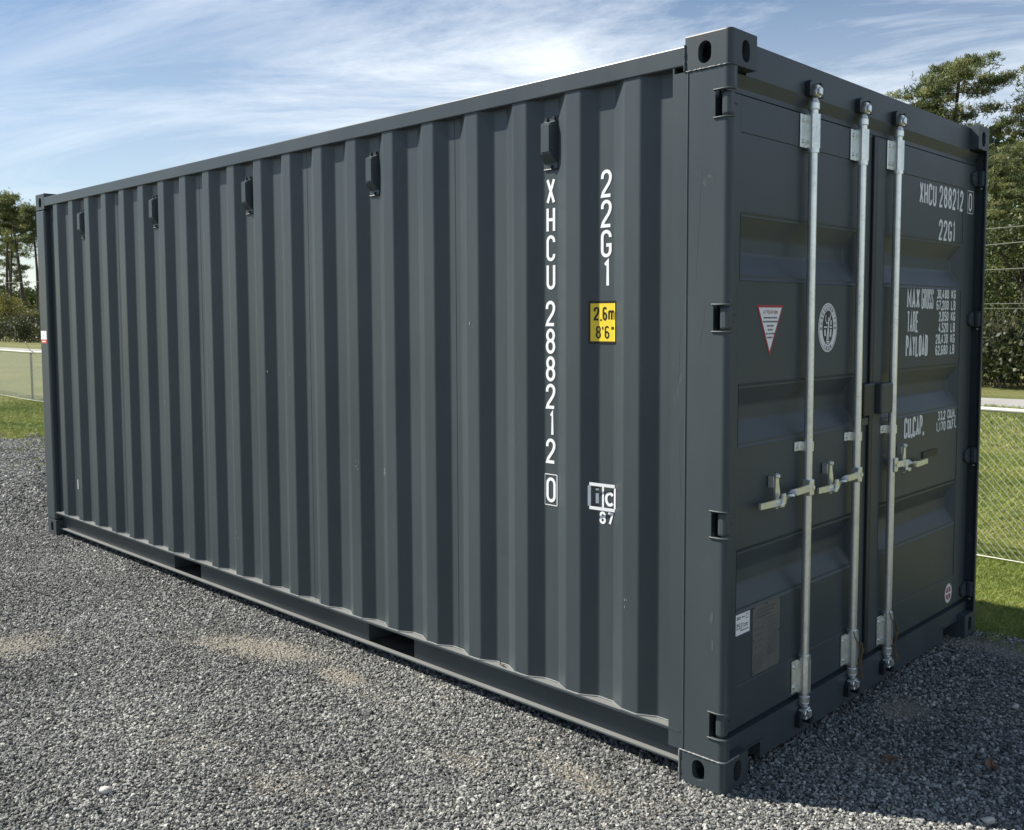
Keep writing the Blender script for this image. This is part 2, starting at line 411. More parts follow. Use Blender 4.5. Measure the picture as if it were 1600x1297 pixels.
# ------------------------------------------------------------------ terrain
def sstep(a, b, x):
    t = np.clip((x-a)/(b-a), 0, 1); return t*t*(3-2*t)
def hgt(x, y):
    x = np.asarray(x, float); y = np.asarray(y, float)
    right = -0.38*(1-np.exp(-np.maximum(0, y-2.45)/1.6))
    left = -0.36*sstep(12.0, 24.0, -x)*sstep(-3, 4, y)
    h = np.minimum(right, left) + 0.012*np.sin(x*0.9+1.3*y)*np.cos(0.7*y-0.4*x)*sstep(0.4, 3.0, np.hypot(np.maximum(0, np.maximum(-6.1-x, x)), np.maximum(0, np.maximum(-y, y-2.44))))
    return h - 0.10*sstep(9, 22, y) - 0.05*sstep(0.5, 4.0, x)*sstep(-1.5, -4, y)*0
W, Lc, H = 2.438, 6.058, 2.591
SAND = [(-2.50, -0.28, 0.42, 0.13, 20, 1.0), (-1.88, -0.23, 0.17, 0.07, 0, 1.0), (-3.44, -1.13, 0.22, 0.22, 0, .8), (-0.46, -0.22, 0.30, 0.07, -8, .7), (-0.85, -0.43, 0.18, 0.08, 10, .6),
        (-1.19, -0.96, 0.22, 0.14, 30, .5), (-1.75, -1.06, 0.3, 0.12, 20, .45), (0.15, 1.17, 0.11, 0.14, 0, 1.15), (0.38, 1.45, 0.35, 0.3, 0, .45), (0.25, 0.6, 0.3, 0.1, 40, .55), (0.28, 0.25, 0.2, 0.05, 28, .5),
        (-1.5, -0.28, 0.3, 0.05, 0, .5), (-5.5, -0.9, 0.8, 0.25, 5, .5), (0.3, 2.25, 0.7, 0.16, 0, 1.0), (-8, -1.2, 1.0, 0.4, 0, .5), (-0.1, -0.12, 0.12, 0.04, 0, .5)]
def sandm(x, y):
    s = np.zeros_like(np.asarray(x, float))
    for cx_, cy_, a_, b_, ang, k in SAND:
        c_, s_ = math.cos(R(ang)), math.sin(R(ang))
        u_ = ((x-cx_)*c_+(y-cy_)*s_)/a_; v_ = (-(x-cx_)*s_+(y-cy_)*c_)/b_
        s = np.maximum(s, k*np.exp(-(u_*u_+v_*v_)*0.7))
    return s
def wob(x, y):
    return 0.22*np.sin(3.1*x+1.0)+0.16*np.sin(7.3*x+2.1*y)+0.10*np.sin(15.1*x-9*y)
def gravel_mask(x, y):
    """signed value: > 0 inside the gravel yard"""
    e1 = 2.45 + 0.10*wob(x, y) + 0.02*np.clip(x, -3, 20) - y
    e2 = x + 13.3 + 1.5*wob(y*1.3, x) + 0.5*np.sin(5*x+3*y)*np.cos(6*y-2*x)
    # slanted far-left edge
    e2 = e2 - 0.9*np.clip(y-1.5, -6, 6)*0.6
    return np.minimum(e1, e2)

# grid, non-uniform
def axis(parts):
    out = [parts[0][0]]
    for a_, b_, s_ in parts:
        k = max(1, int(round((b_-a_)/s_))); out += list(np.linspace(a_, b_, k+1)[1:])
    return np.array(out)
gx = axis([(-900, -200, 70), (-200, -60, 10), (-60, -20, 1.5), (-20, -9, 0.2), (-9, -6.4, 0.15), (-6.4, 3.4, 0.06), (3.4, 8, 0.5), (8, 40, 4), (40, 900, 120)])
gy = axis([(-900, -30, 120), (-30, -6, 3), (-6, -3, 0.3), (-3, 3.4, 0.06), (3.4, 8, 0.3), (8, 30, 1.2), (30, 100, 10), (100, 900, 100)])
GX, GY = np.meshgrid(gx, gy, indexing='ij')
GZ = hgt(GX, GY)
cxm = (GX[:-1, :-1]+GX[1:, 1:])/2; cym = (GY[:-1, :-1]+GY[1:, 1:])/2
gm = gravel_mask(cxm, cym)
roadm = (cym > 21.5) & (cym < 24.2)
def submesh(name, mask, mat, attr=None):
    idx = np.arange(GX.size).reshape(GX.shape)
    q = np.stack([idx[:-1, :-1][mask], idx[1:, :-1][mask], idx[1:, 1:][mask], idx[:-1, 1:][mask]], 1)
    used, inv = np.unique(q, return_inverse=True)
    co = np.stack([GX.ravel()[used], GY.ravel()[used], GZ.ravel()[used]], 1)
    me = bpy.data.meshes.new(name)
    me.vertices.add(len(used)); me.vertices.foreach_set('co', co.ravel())
    nf = len(q)
    me.loops.add(nf*4); me.loops.foreach_set('vertex_index', inv.ravel().astype(np.int32))
    me.polygons.add(nf); me.polygons.foreach_set('loop_start', np.arange(0, nf*4, 4, dtype=np.int32))
    me.update(calc_edges=True); me.validate()
    me.polygons.foreach_set('use_smooth', [True]*nf)
    if attr is not None:
        at = me.attributes.new('sand', 'FLOAT', 'POINT'); at.data.foreach_set('value', attr(co[:, 0], co[:, 1]).astype(np.float32))
    me.materials.append(mat)
    o = bpy.data.objects.new(name, me); C.objects.link(o)
    return o

# gravel bed shader
m, n, l, b = new_mat('gravel_bed'); M['gravel'] = m
tcn = n.new('ShaderNodeTexCoord')
vo = n.new('ShaderNodeTexVoronoi'); vo.inputs['Scale'].default_value = 78; l.new(tcn.outputs['Object'], vo.inputs['Vector'])
bwn = n.new('ShaderNodeRGBToBW'); l.new(vo.outputs['Color'], bwn.inputs[0])
st = ramp(n, l, bwn.outputs[0], [(0.15, (0.03, 0.03, 0.028)), (0.5, (0.17, 0.17, 0.152)), (0.7, (0.31, 0.305, 0.27)), (0.95, (0.50, 0.485, 0.44))])
edge = ramp(n, l, vo.outputs['Distance'], [(0.25, (1, 1, 1)), (0.75, (0.35, 0.34, 0.33))])
mu = n.new('ShaderNodeMixRGB'); mu.blend_type = 'MULTIPLY'; mu.inputs['Fac'].default_value = 1
l.new(st.outputs[0], mu.inputs['Color1']); l.new(edge.outputs[0], mu.inputs['Color2'])
at = n.new('ShaderNodeAttribute'); at.attribute_name = 'sand'
sn = noise(n, l, 55, 6, 0.75, tcn.outputs['Object'])
sandc = ramp(n, l, sn.outputs['Fac'], [(0.35, (0.15, 0.135, 0.105)), (0.55, (0.28, 0.255, 0.20)), (0.7, (0.42, 0.39, 0.315))])
big = noise(n, l, 7, 4, 0.6, tcn.outputs['Object'])
addn = n.new('ShaderNodeMath'); addn.operation = 'MULTIPLY_ADD'; addn.inputs[1].default_value = 0.7
l.new(big.outputs['Fac'], addn.inputs[0]); l.new(at.outputs['Fac'], addn.inputs[2])
sf = ramp(n, l, addn.outputs[0], [(0.70, (0, 0, 0)), (1.05, (0.85, 0.85, 0.85))])
mxs = n.new('ShaderNodeMixRGB'); l.new(sf.outputs[0], mxs.inputs['Fac']); l.new(mu.outputs[0], mxs.inputs['Color1']); l.new(sandc.outputs[0], mxs.inputs['Color2'])
l.new(mxs.outputs[0], b.inputs['Base Color']); b.inputs['Roughness'].default_value = 0.9
inv = n.new('ShaderNodeMath'); inv.operation = 'SUBTRACT'; inv.inputs[0].default_value = 1.0; l.new(vo.outputs['Distance'], inv.inputs[1])
b1 = bump(n, l, inv.outputs[0], 1.0, 0.012, b)
bump(n, l, sn.outputs['Fac'], 0.5, 0.004, b, b1)
# grass ground shader
m, n, l, b = new_mat('grass_ground'); M['grass'] = m
tcn = n.new('ShaderNodeTexCoord')
a1 = noise(n, l, 0.35, 5, 0.65, tcn.outputs['Object'], 0.5); a2 = noise(n, l, 14, 6, 0.75, tcn.outputs['Object'])
a3 = noise(n, l, 90, 3, 0.7, tcn.outputs['Object'])
g1 = ramp(n, l, a1.outputs['Fac'], [(0.32, (0.12, 0.14, 0.036)), (0.5, (0.175, 0.185, 0.052)), (0.68, (0.25, 0.225, 0.09))])
g2 = ramp(n, l, a2.outputs['Fac'], [(0.3, (0.45, 0.5, 0.4)), (0.7, (1.25, 1.2, 1.1))])
mu = n.new('ShaderNodeMixRGB'); mu.blend_type = 'MULTIPLY'; mu.inputs['Fac'].default_value = 1
l.new(g1.outputs[0], mu.inputs['Color1']); l.new(g2.outputs[0], mu.inputs['Color2'])
l.new(mu.outputs[0], b.inputs['Base Color']); b.inputs['Roughness'].default_value = 0.95
b1 = bump(n, l, a2.outputs['Fac'], 0.8, 0.05, b); bump(n, l, a3.outputs['Fac'], 0.6, 0.012, b, b1)
M['road'] = plain('pale_road', (0.36, 0.35, 0.315), 0.9, var=0.15, scale=0.8)

gv = submesh('gravel_yard', gm > 0, M['gravel'], sandm)
gv['kind'] = 'structure'; gv['label'] = 'grey crushed gravel yard the container stands on'
lw = submesh('lawn', (gm <= 0) & ~roadm, M['grass']); lw['kind'] = 'structure'; lw['label'] = 'mown grass field sloping down behind the container'
rd = submesh('road', roadm & (gm <= 0), M['road']); rd['kind'] = 'structure'; rd['label'] = 'pale road running past behind the wire fence'

# ------------------------------------------------------------------ scatter helper (geometry nodes)
def scatter(name, co, scl, rot, idx, tint, proto_fn, nvar, mat):
    me = bpy.data.meshes.new(name)
    k = len(co)
    me.vertices.add(k); me.vertices.foreach_set('co', np.asarray(co, np.float32).ravel())
    def fa(nm, ty, arr, key='value'):
        a_ = me.attributes.new(nm, ty, 'POINT'); a_.data.foreach_set(key, arr)
    fa('iscale', 'FLOAT_VECTOR', np.asarray(scl, np.float32).ravel(), 'vector')
    fa('irot', 'FLOAT_VECTOR', np.asarray(rot, np.float32).ravel(), 'vector')
    fa('iidx', 'INT', np.asarray(idx, np.int32))
    fa('tint', 'FLOAT', np.asarray(tint, np.float32))
    o = bpy.data.objects.new(name, me); C.objects.link(o)
    me.materials.append(mat)
    ng = bpy.data.node_groups.new(name+'_scatter', 'GeometryNodeTree')
    ng.interface.new_socket('Geometry', in_out='INPUT', socket_type='NodeSocketGeometry')
    ng.interface.new_socket('Geometry', in_out='OUTPUT', socket_type='NodeSocketGeometry')
    gn, gl = ng.nodes, ng.links
    gi = gn.new('NodeGroupInput'); go = gn.new('NodeGroupOutput')
    m2p = gn.new('GeometryNodeMeshToPoints'); gl.new(gi.outputs[0], m2p.inputs['Mesh'])
    jn = gn.new('GeometryNodeJoinGeometry')
    for i in reversed(range(nvar)):
        g = proto_fn(gn, gl, i)
        sm = gn.new('GeometryNodeSetMaterial'); sm.inputs['Material'].default_value = mat
        gl.new(g, sm.inputs['Geometry'])
        gti = gn.new('GeometryNodeGeometryToInstance'); gl.new(sm.outputs[0], gti.inputs[0])
        gl.new(gti.outputs[0], jn.inputs[0])
    iop = gn.new('GeometryNodeInstanceOnPoints'); iop.inputs['Pick Instance'].default_value = True
    gl.new(m2p.outputs[0], iop.inputs['Points']); gl.new(jn.outputs[0], iop.inputs['Instance'])
    def na(nm, ty):
        q = gn.new('GeometryNodeInputNamedAttribute'); q.data_type = ty; q.inputs['Name'].default_value = nm; return q
    gl.new(na('iidx', 'INT').outputs['Attribute'], iop.inputs['Instance Index'])
    e2r = gn.new('FunctionNodeEulerToRotation'); gl.new(na('irot', 'FLOAT_VECTOR').outputs['Attribute'], e2r.inputs[0])
    gl.new(e2r.outputs[0], iop.inputs['Rotation'])
    gl.new(na('iscale', 'FLOAT_VECTOR').outputs['Attribute'], iop.inputs['Scale'])
    gl.new(iop.outputs[0], go.inputs[0])
    md = o.modifiers.new('scatter', 'NODES'); md.node_group = ng
    return o
def stone_proto(gn, gl, i):
    ic = gn.new('GeometryNodeMeshIcoSphere'); ic.inputs['Radius'].default_value = 0.5; ic.inputs['Subdivisions'].default_value = 2 if i % 2 else 3
    nt_ = gn.new('ShaderNodeTexNoise'); nt_.inputs['Scale'].default_value = 1.5; nt_.inputs['Detail'].default_value = 1.0
    pos = gn.new('GeometryNodeInputPosition')
    ad_ = gn.new('ShaderNodeVectorMath'); ad_.operation = 'ADD'; ad_.inputs[1].default_value = (i*3.7, i*1.9, i*5.3)
    gl.new(pos.outputs[0], ad_.inputs[0]); gl.new(ad_.outputs[0], nt_.inputs['Vector'])
    sb = gn.new('ShaderNodeVectorMath'); sb.operation = 'SUBTRACT'; sb.inputs[1].default_value = (0.5, 0.5, 0.5)
    gl.new(nt_.outputs['Color'], sb.inputs[0])
    sc_ = gn.new('ShaderNodeVectorMath'); sc_.operation = 'SCALE'; sc_.inputs['Scale'].default_value = 1.15
    gl.new(sb.outputs[0], sc_.inputs[0])
    sp = gn.new('GeometryNodeSetPosition'); gl.new(ic.outputs['Mesh'], sp.inputs['Geometry']); gl.new(sc_.outputs[0], sp.inputs['Offset'])
    # flatten one facet to make it look crushed
    return sp.outputs[0]
m, n, l, b = new_mat('gravel_stone'); M['stone'] = m
at = n.new('ShaderNodeAttribute'); at.attribute_name = 'tint'; at.attribute_type = 'INSTANCER'
tcn = n.new('ShaderNodeTexCoord')
nn = noise(n, l, 2.5, 4, 0.7, tcn.outputs['Object'])
ma = n.new('ShaderNodeMath'); ma.operation = 'MULTIPLY_ADD'; ma.inputs[1].default_value = 0.16; l.new(nn.outputs['Fac'], ma.inputs[0]); l.new(at.outputs['Fac'], ma.inputs[2])
sc1 = ramp(n, l, ma.outputs[0], [(0.12, (0.040, 0.040, 0.037)), (0.34, (0.135, 0.136, 0.125)), (0.56, (0.265, 0.264, 0.24)), (0.80, (0.45, 0.445, 0.40)), (0.90, (0.58, 0.565, 0.50)), (0.965, (0.42, 0.38, 0.30)), (1.0, (0.38, 0.33, 0.25))])
l.new(sc1.outputs[0], b.inputs['Base Color']); b.inputs['Roughness'].default_value = 0.72

rng = np.random.default_rng(5)
def in_view(x, y, margin=0.16):
    d = np.stack([x-CX, y-CY], 1)
    ang = np.arctan2(d[:, 0], d[:, 1])
    c = np.arctan2(f.x, f.y)
    da = (ang-c+np.pi) % (2*np.pi)-np.pi
    return np.abs(da) < (0.49+margin), np.hypot(d[:, 0], d[:, 1])
def outside_box(x, y, mg=-0.05):
    return ~((x > -Lc-mg) & (x < mg) & (y > -mg) & (y < W+mg))
pts = []
def rain(x0, x1, y0, y1, dens):
    k = int((x1-x0)*(y1-y0)*dens); return rng.uniform(x0, x1, k), rng.uniform(y0, y1, k)
X_, Y_, S_ = [], [], []
for (x0, x1, y0, y1, dens, dmin, dmax, s0, s1) in [(-4.6, 2.6, -3.2, 3.2, 12500, 1.9, 5.8, 0.0055, 0.0172), (-8.5, 1.4, -2.6, 3.0, 8000, 5.8, 8.4, 0.008, 0.0175), (-15.5, -5, -2.5, 3.2, 2200, 8.4, 16, 0.012, 0.028)]:
    xa, ya = rain(x0, x1, y0, y1, dens)
    iv, dd = in_view(xa, ya)
    sd_ = sandm(xa, ya)
    keep = iv & (dd >= dmin) & (dd < dmax) & outside_box(xa, ya, -0.25) & (gravel_mask(xa, ya) > -0.12*rng.random(len(xa)))
    keep &= rng.random(len(xa)) > np.clip((sd_-0.2)*1.05, 0, 0.80)
    xa, ya = xa[keep], ya[keep]
    X_.append(xa); Y_.append(ya); S_.append(np.clip(s0+(s1-s0)*rng.beta(1.3, 2.4, len(xa)), 0, 1)*(1-0.45*np.clip(sandm(xa, ya), 0, 1)))
xa, ya, sa = np.concatenate(X_), np.concatenate(Y_), np.concatenate(S_)
big_ = rng.random(len(xa)) < 0.012; sa[big_] *= 1.6
k = len(xa)
za = hgt(xa, ya)+sa*rng.uniform(-0.05, 0.38, k)
scl = np.stack([sa*rng.uniform(0.85, 1.35, k), sa*rng.uniform(0.7, 1.1, k), sa*rng.uniform(0.5, 0.85, k)], 1)
rot = np.stack([rng.normal(0, 0.45, k), rng.normal(0, 0.45, k), rng.uniform(0, 6.28, k)], 1)
patch = 0.5+0.5*np.sin(xa*1.7+2*np.sin(ya*1.1))*np.sin(ya*2.3+xa)
tint = np.clip(rng.beta(1.7, 2.2, k)*0.86+0.05*(patch-0.5)+0.07*np.sin(xa*2.9+ya*1.3)*np.sin(ya*3.7-xa*0.8+1), 0, 0.86)
tint = np.where(rng.random(k) < 0.55*np.clip(sandm(xa, ya)*1.1-0.12, 0, 1), rng.uniform(0.62, 1.0, k), tint)
ga = scatter('loose_gravel', np.stack([xa, ya, za], 1), scl, rot, rng.integers(0, 8, k), tint, stone_proto, 8, M['stone'])
ga['kind'] = 'stuff'; ga['label'] = 'loose grey crushed stones covering the yard'; ga['category'] = 'gravel'
print('stones', k)

# ------------------------------------------------------------------ grass
m, n, l, b = new_mat('grass_blade'); M['blade'] = m
at = n.new('ShaderNodeAttribute'); at.attribute_name = 'tint'; at.attribute_type = 'INSTANCER'
gr = ramp(n, l, at.outputs['Fac'], [(0.0, (0.10, 0.15, 0.025)), (0.3, (0.24, 0.32, 0.05)), (0.5, (0.40, 0.46, 0.09)), (0.72, (0.55, 0.51, 0.19)), (1.0, (0.55, 0.46, 0.26))])
l.new(gr.outputs[0], b.inputs['Base Color']); b.inputs['Roughness'].default_value = 0.6
tr = n.new('ShaderNodeBsdfTranslucent'); l.new(gr.outputs[0], tr.inputs['Color'])
ms = n.new('ShaderNodeMixShader'); ms.inputs[0].default_value = 0.35
l.new(b.outputs[0], ms.inputs[1]); l.new(tr.outputs[0], ms.inputs[2]); l.new(ms.outputs[0], n['Material Output'].inputs['Surface'])
def tuft_proto(gn, gl, i):
    rd_ = random.Random(40+i); jn = gn.new('GeometryNodeJoinGeometry')
    for k_ in range(7):
        co_ = gn.new('GeometryNodeMeshCone'); co_.inputs['Vertices'].default_value = 3
        co_.fill_type = 'NONE'
        co_.inputs['Radius Bottom'].default_value = 0.045; co_.inputs['Radius Top'].default_value = 0.0
        co_.inputs['Depth'].default_value = rd_.uniform(0.6, 1.1)
        tf = gn.new('GeometryNodeTransform')
        tf.inputs['Translation'].default_value = (rd_.uniform(-.45, .45), rd_.uniform(-.45, .45), -0.05)
        tf.inputs['Rotation'].default_value = (rd_.uniform(-.9, .9), rd_.uniform(-.9, .9), rd_.uniform(0, 6))
        gl.new(co_.outputs['Mesh'], tf.inputs['Geometry']); gl.new(tf.outputs[0], jn.inputs[0])
    return jn.outputs[0]
X_, Y_, S_ = [], [], []
for (x0, x1, y0, y1, dens, s0, s1) in [(-2.2, 2.2, 2.2, 6.4, 2600, 0.03, 0.07), (-5.5, 2.5, 6.4, 13, 420, 0.06, 0.13), (-9, 2, 13, 21.4, 60, 0.10, 0.2), (-24, -9.5, -1, 8, 330, 0.045, 0.11), (-45, -24, 2, 6.5, 60, 0.07, 0.13)]:
    xa, ya = rain(x0, x1, y0, y1, dens)
    iv, dd = in_view(xa, ya, 0.08)
    gmv = gravel_mask(xa, ya)
    edge_ = np.where(xa < -6, 2.6, 0.28)
    keep = iv & (gmv < edge_*rng.random(len(xa))**3) & ((gmv < 0) | (rng.random(len(xa)) < 0.35)) & outside_box(xa, ya, 0.02)
    # only where something can be seen round the container
    xa, ya = xa[keep], ya[keep]
    X_.append(xa); Y_.append(ya); S_.append(rng.uniform(s0, s1, len(xa)))
xa, ya, sa = np.concatenate(X_), np.concatenate(Y_), np.concatenate(S_)
k = len(xa)
patch = 0.5+0.5*np.sin(xa*0.9+1.7*np.sin(ya*0.8+1))*np.sin(ya*1.7+0.6*xa)
tint = np.clip(rng.beta(2.2, 2.8, k)*0.8+0.28*(patch-0.35), 0, 1)
gs = scatter('grass', np.stack([xa, ya, hgt(xa, ya)], 1), np.stack([sa, sa, sa*0.62], 1), np.stack([0*xa, 0*xa, rng.uniform(0, 6.28, k)], 1), rng.integers(0, 5, k), tint, tuft_proto, 5, M['blade'])
gs['kind'] = 'stuff'; gs['label'] = 'short tufted grass growing around the gravel and the fence'; gs['category'] = 'grass'
print('tufts', k)

# ------------------------------------------------------------------ the container
box_t = thing('shipping_container', (-Lc/2, W/2, 0), 'dark grey corrugated steel shipping container with closed double doors standing on gravel', 'shipping container')
PT = box_t
YI, YO = 0.042, 0.006       # inner and outer flats of the side corrugation
def side_profile():
    """(x, y) of the corrugated side, door end to blind end"""
    p = [(-0.228, YI)]
    s = -0.303
    while True:
        p += [(s, YI), (s-0.068, YO)]
        if s-0.068-0.072 < -5.75: break
        p += [(s-0.140, YO), (s-0.208, YI)]
        s -= 0.278
    return p
# exact breaks: outer starts (towards blind end) at -0.371-0.278k ... -0.443-0.278k
prof = [(-0.228, YI)]
k_ = 0
while True:
    o0 = -0.371-0.278*k_; o1 = o0-0.072
    prof += [(o0+0.068, YI), (o0, YO), (o1, YO), (o1-0.068, YI)]
    k_ += 1
    if -0.371-0.278*k_-0.072 < -5.74: break
prof.append((-5.885, YI))
def fillet(p, rad=0.006, seg=3):
    out = [Vector(p[0]).to_2d()]
    for a_, b_, c_ in zip(p, p[1:], p[2:]):
        A, B, D_ = Vector(a_), Vector(b_), Vector(c_)
        u1 = (A-B); u2 = (D_-B); d_ = min(rad, u1.length*0.4, u2.length*0.4)
        P0 = B+u1.normalized()*d_; P2 = B+u2.normalized()*d_
        for i in range(seg+1):
            t = i/seg; out.append(P0*(1-t)**2+B*2*t*(1-t)+P2*t*t)
    out.append(Vector(p[-1]).to_2d())
    return out
pf = fillet([Vector(q) for q in prof])
def wall_mesh(pf, z0, z1, mirror=False):
    bm = BM(); zs = [z0, z1]
    rows = []
    for z in zs:
        rows.append([bm.verts.new((p.x, (W-p.y) if mirror else p.y, z)) for p in pf])
    for i in range(len(pf)-1):
        q = (rows[0][i], rows[0][i+1], rows[1][i+1], rows[1][i])
        bm.faces.new(q if mirror else tuple(reversed(q)))
    return bm
side = obj('side_wall', wall_mesh(pf, 0.185, 2.497), M['paint'], PT)
obj('side_wall', wall_mesh(pf, 0.185, 2.497, True), M['paint'], PT)
# sheet joints on the side wall
bm = BM()
for s in (-1.38, -2.492, -3.604, -4.716):
    tube(bm, [(s, YI-0.001, 0.19), (s, YI-0.001, 2.49)], 0.0006, 5)
for s in (-2.633, -4.023):
    tube(bm, [(s, YO+0.0006, 0.19), (s, YO+0.0006, 2.49)], 0.0010, 5)
obj('weld_seam', bm, M['paint'], side)
# lettering on the side, wrapped round the corrugation. s = distance along the profile from the inner flat's centre
def wrap(xc):
    def fm(s, z, off=0.0):
        o_ = 0.0015+off; t = math.radians(27.9)
        if abs(s) <= 0.035: return (xc+s, YI-o_, z)
        e = abs(s)-0.035; sg = 1 if s > 0 else -1
        return (xc+sg*(0.035+e*math.cos(t))-sg*o_*math.sin(t)*1.0, YI-e*math.sin(t)-o_*math.cos(t), z)
    return fm
c1 = wrap(-0.824); c2 = wrap(-0.546)
bm = BM()
zt = 2.190
for ch in 'XHCU':
    text(bm, ch, -0.0255, 0.0205, zt-0.101, zt, 0.0125, c1); zt -= 0.1105
zt = 1.714
for ch in '288212':
    if ch == '1': text(bm, ch, -0.014, 0.017, zt-0.100, zt, 0.0125, c1)
    else: text(bm, ch, -0.030, 0.020, zt-0.100, zt, 0.0130, c1)
    zt -= 0.1090
text(bm, '0', -0.029, 0.021, 0.913, 1.013, 0.0125, c1)
frame_rect(bm, -0.036, 0.0285, 0.902, 1.025, 0.0035, c1)
obj('lettering', bm, M['white'], side, label='white vertical serial number XHCU 288212 with a boxed 0')
bm = BM(); zt = 2.193
for ch in '22G1':
    text(bm, ch, -0.029 if ch != '1' else -0.022, 0.022, zt-0.102, zt, 0.0128, c2); zt -= 0.1105
obj('lettering', bm, M['white'], side, label='white vertical type code 22G1')
bm = BM()
def rrect(x0, x1, z0, z1, rad):
    o_ = []
    for cx_, cz_, a0 in ((x1-rad, z1-rad, 0), (x0+rad, z1-rad, 90), (x0+rad, z0+rad, 180), (x1-rad, z0+rad, 270)):
        o_ += arc(cx_, cz_, rad, rad, a0, a0+90, 4)
    return o_
CUT = (-0.035, 0.035)
quad(bm, -0.079, 0.050, 1.548, 1.709, c2, 0.0, 0, CUT)
quad(bm, -0.070, 0.044, 1.558, 1.700, c2, 0.0005, 1, CUT)
text(bm, '2,6m', -0.058, 0.040, 1.636, 1.687, 0.0075, c2, 0.0010, 0.22, 0)
text(bm, "8'6\"", -0.050, 0.040, 1.568, 1.616, 0.0062, c2, 0.0010, 0.25, 0)
obj('height_sticker', bm, [M['black'], M['yellow']], side, label='yellow and black height sticker reading 2,6m and 8\'6"')
bm = BM()
frame_rect(bm, -0.074, 0.046, 0.924, 1.015, 0.0125, c2)
for zz in (0.9171, 1.0219):
    pass
ribbon(bm, [(-0.016, 0.927), (-0.016, 1.012)], False, 0.009, c2, 0.0003)
text(bm, 'i', -0.052, -0.034, 0.935, 1.004, 0.0125, c2, 0.0)
text(bm, 'c', -0.007, 0.040, 0.935, 1.010, 0.0115, c2, 0.0)
obj('lettering', bm, M['white'], side, label='white boxed ic mark'); bm = BM()
text(bm, '87', -0.033, 0.035, 0.864, 0.912, 0.0095, c2, 0.0, 0.2)
obj('lettering', bm, M['white'], side, label='white number 87 under the boxed mark')
# small white label near the blind end
cf = wrap(-0.546-0.278*18+0.0)
bm = BM(); xs0 = -5.497
fl = lambda s, z, off=0.0: (s, YI-0.0015-off, z)
cl_ = wrap(-5.55)
quad(bm, 0.008, 0.070, 0.398, 0.470, cl_, 0, 0, CUT)
obj('paper_label', bm, M['white'], side, label='small blank white paper label low on the wall')

# chipped and rubbed paint on the ribs
rs = random.Random(12)
for cx_, cz_, k2 in ((-2.86, 1.36, 3), (-2.62, 1.36, 3), (-2.06, 0.94, 5), (-1.868, 0.935, 4), (-1.84, 0.93, 3), (-4.04, 1.12, 3), (-3.47, 1.36, 2), (-1.245, 1.62, 2), (-0.43, 0.6, 3), (-3.2, 0.42, 3)):
    # depth of the rib at this station
    ph = ((-cx_-0.371) % 0.278)
    yy = YO if ph < 0.072 else (YO+(YI-YO)*(ph-0.072)/0.068 if ph < 0.140 else (YI if ph < 0.210 else YI-(YI-YO)*(ph-0.210)/0.068))
    for j in range(k2):
        x0 = cx_+rs.uniform(-.012, .012); z0 = cz_+rs.uniform(-.022, .022); w_ = rs.uniform(.0010, .003); h_ = rs.uniform(.002, .008)
        bm = BM(); fc = bm.faces.new([bm.verts.new((x0+a_*w_, yy-0.0016, z0+b_*h_)) for a_, b_ in ((-1, -.6), (0.3, -1), (1, .2), (.1, 1), (-.7, .5))])
        obj('paint_chip', bm, M['chip'], side)
# vents
def vent(xc):
    v_ = BM()
    x0, x1 = xc-0.036, xc+0.032
    box(v_, x0, x1, YI-0.004, YI-0.001, 2.222, 2.424)
    # hood: trapezoid box
    a0, a1 = x0+0.002, x1-0.002; yb, yf = YI-0.004, 0.004
    pr = [(yb, 2.407), (yf, 2.392), (yf, 2.282), (yb, 2.245)]
    ins = 0.008
    V1 = [v_.verts.new((a0 if y == yb else a0+ins, y, z)) for y, z in pr]
    V2 = [v_.verts.new((a1 if y == yb else a1-ins, y, z)) for y, z in pr]
    v_.faces.new(V1); v_.faces.new(list(reversed(V2)))
    for i in range(3):
        v_.faces.new((V1[i], V2[i], V2[i+1], V1[i+1]))
    bmesh.ops.recalc_face_normals(v_, faces=v_.faces)
    es = [e for e in v_.edges if all(abs(q.co.y-yf) < 1e-4 for q in e.verts)]
    bmesh.ops.bevel(v_, geom=es, offset=0.004, segments=2, affect='EDGES')
    o = obj('vent', v_, M['paint'], side)
    s_ = BM()
    for (xx, zz) in ((x0+0.018, 2.414), (x1-0.012, 2.416), (xc+0.002, 2.233)):
        tube(s_, [(xx, YI-0.004, zz), (xx, YI-0.013, zz)], 0.0065, 8)
    for zz in (2.222,):
        tube(s_, [(x0, YI-0.004, zz), (x1, YI-0.004, zz)], 0.003, 5)
    obj('screw', s_, M['black'], o) if False else None
    ss = obj('screw_head', s_, M['dark']); C.objects.unlink(ss); ss.data.name = 'vent_screws'
    return o, ss
vents = []
for i, k_ in enumerate((0, 4, 8, 12, 16)):
    o, ss = vent(-0.822-0.278*k_)
    # screws merged into the vent mesh as dark caulked dots
    b2 = BM(); b2.from_mesh(o.data); nv = len(b2.faces); b2.from_mesh(ss.data)
    b2.faces.ensure_lookup_table()
    for fi in range(nv, len(b2.faces)): b2.faces[fi].material_index = 1
    b2.to_mesh(o.data); b2.free(); o.data.materials.append(M['dark'])
    bpy.data.objects.remove(ss)

# top rails
for sgn, yb in ((1, 0.0), (-1, W)):
    bm = BM(); y1 = yb+sgn*0.06
    box(bm, -Lc+0.178, -0.178, min(yb, y1), max(yb, y1), 2.494, 2.560, 0, 0.004)
    if sgn > 0:
        box(bm, -5.85, -0.2315, 0.0605, 0.066, 2.47, 2.5)
    obj('top_rail', bm, M['paint'], PT)
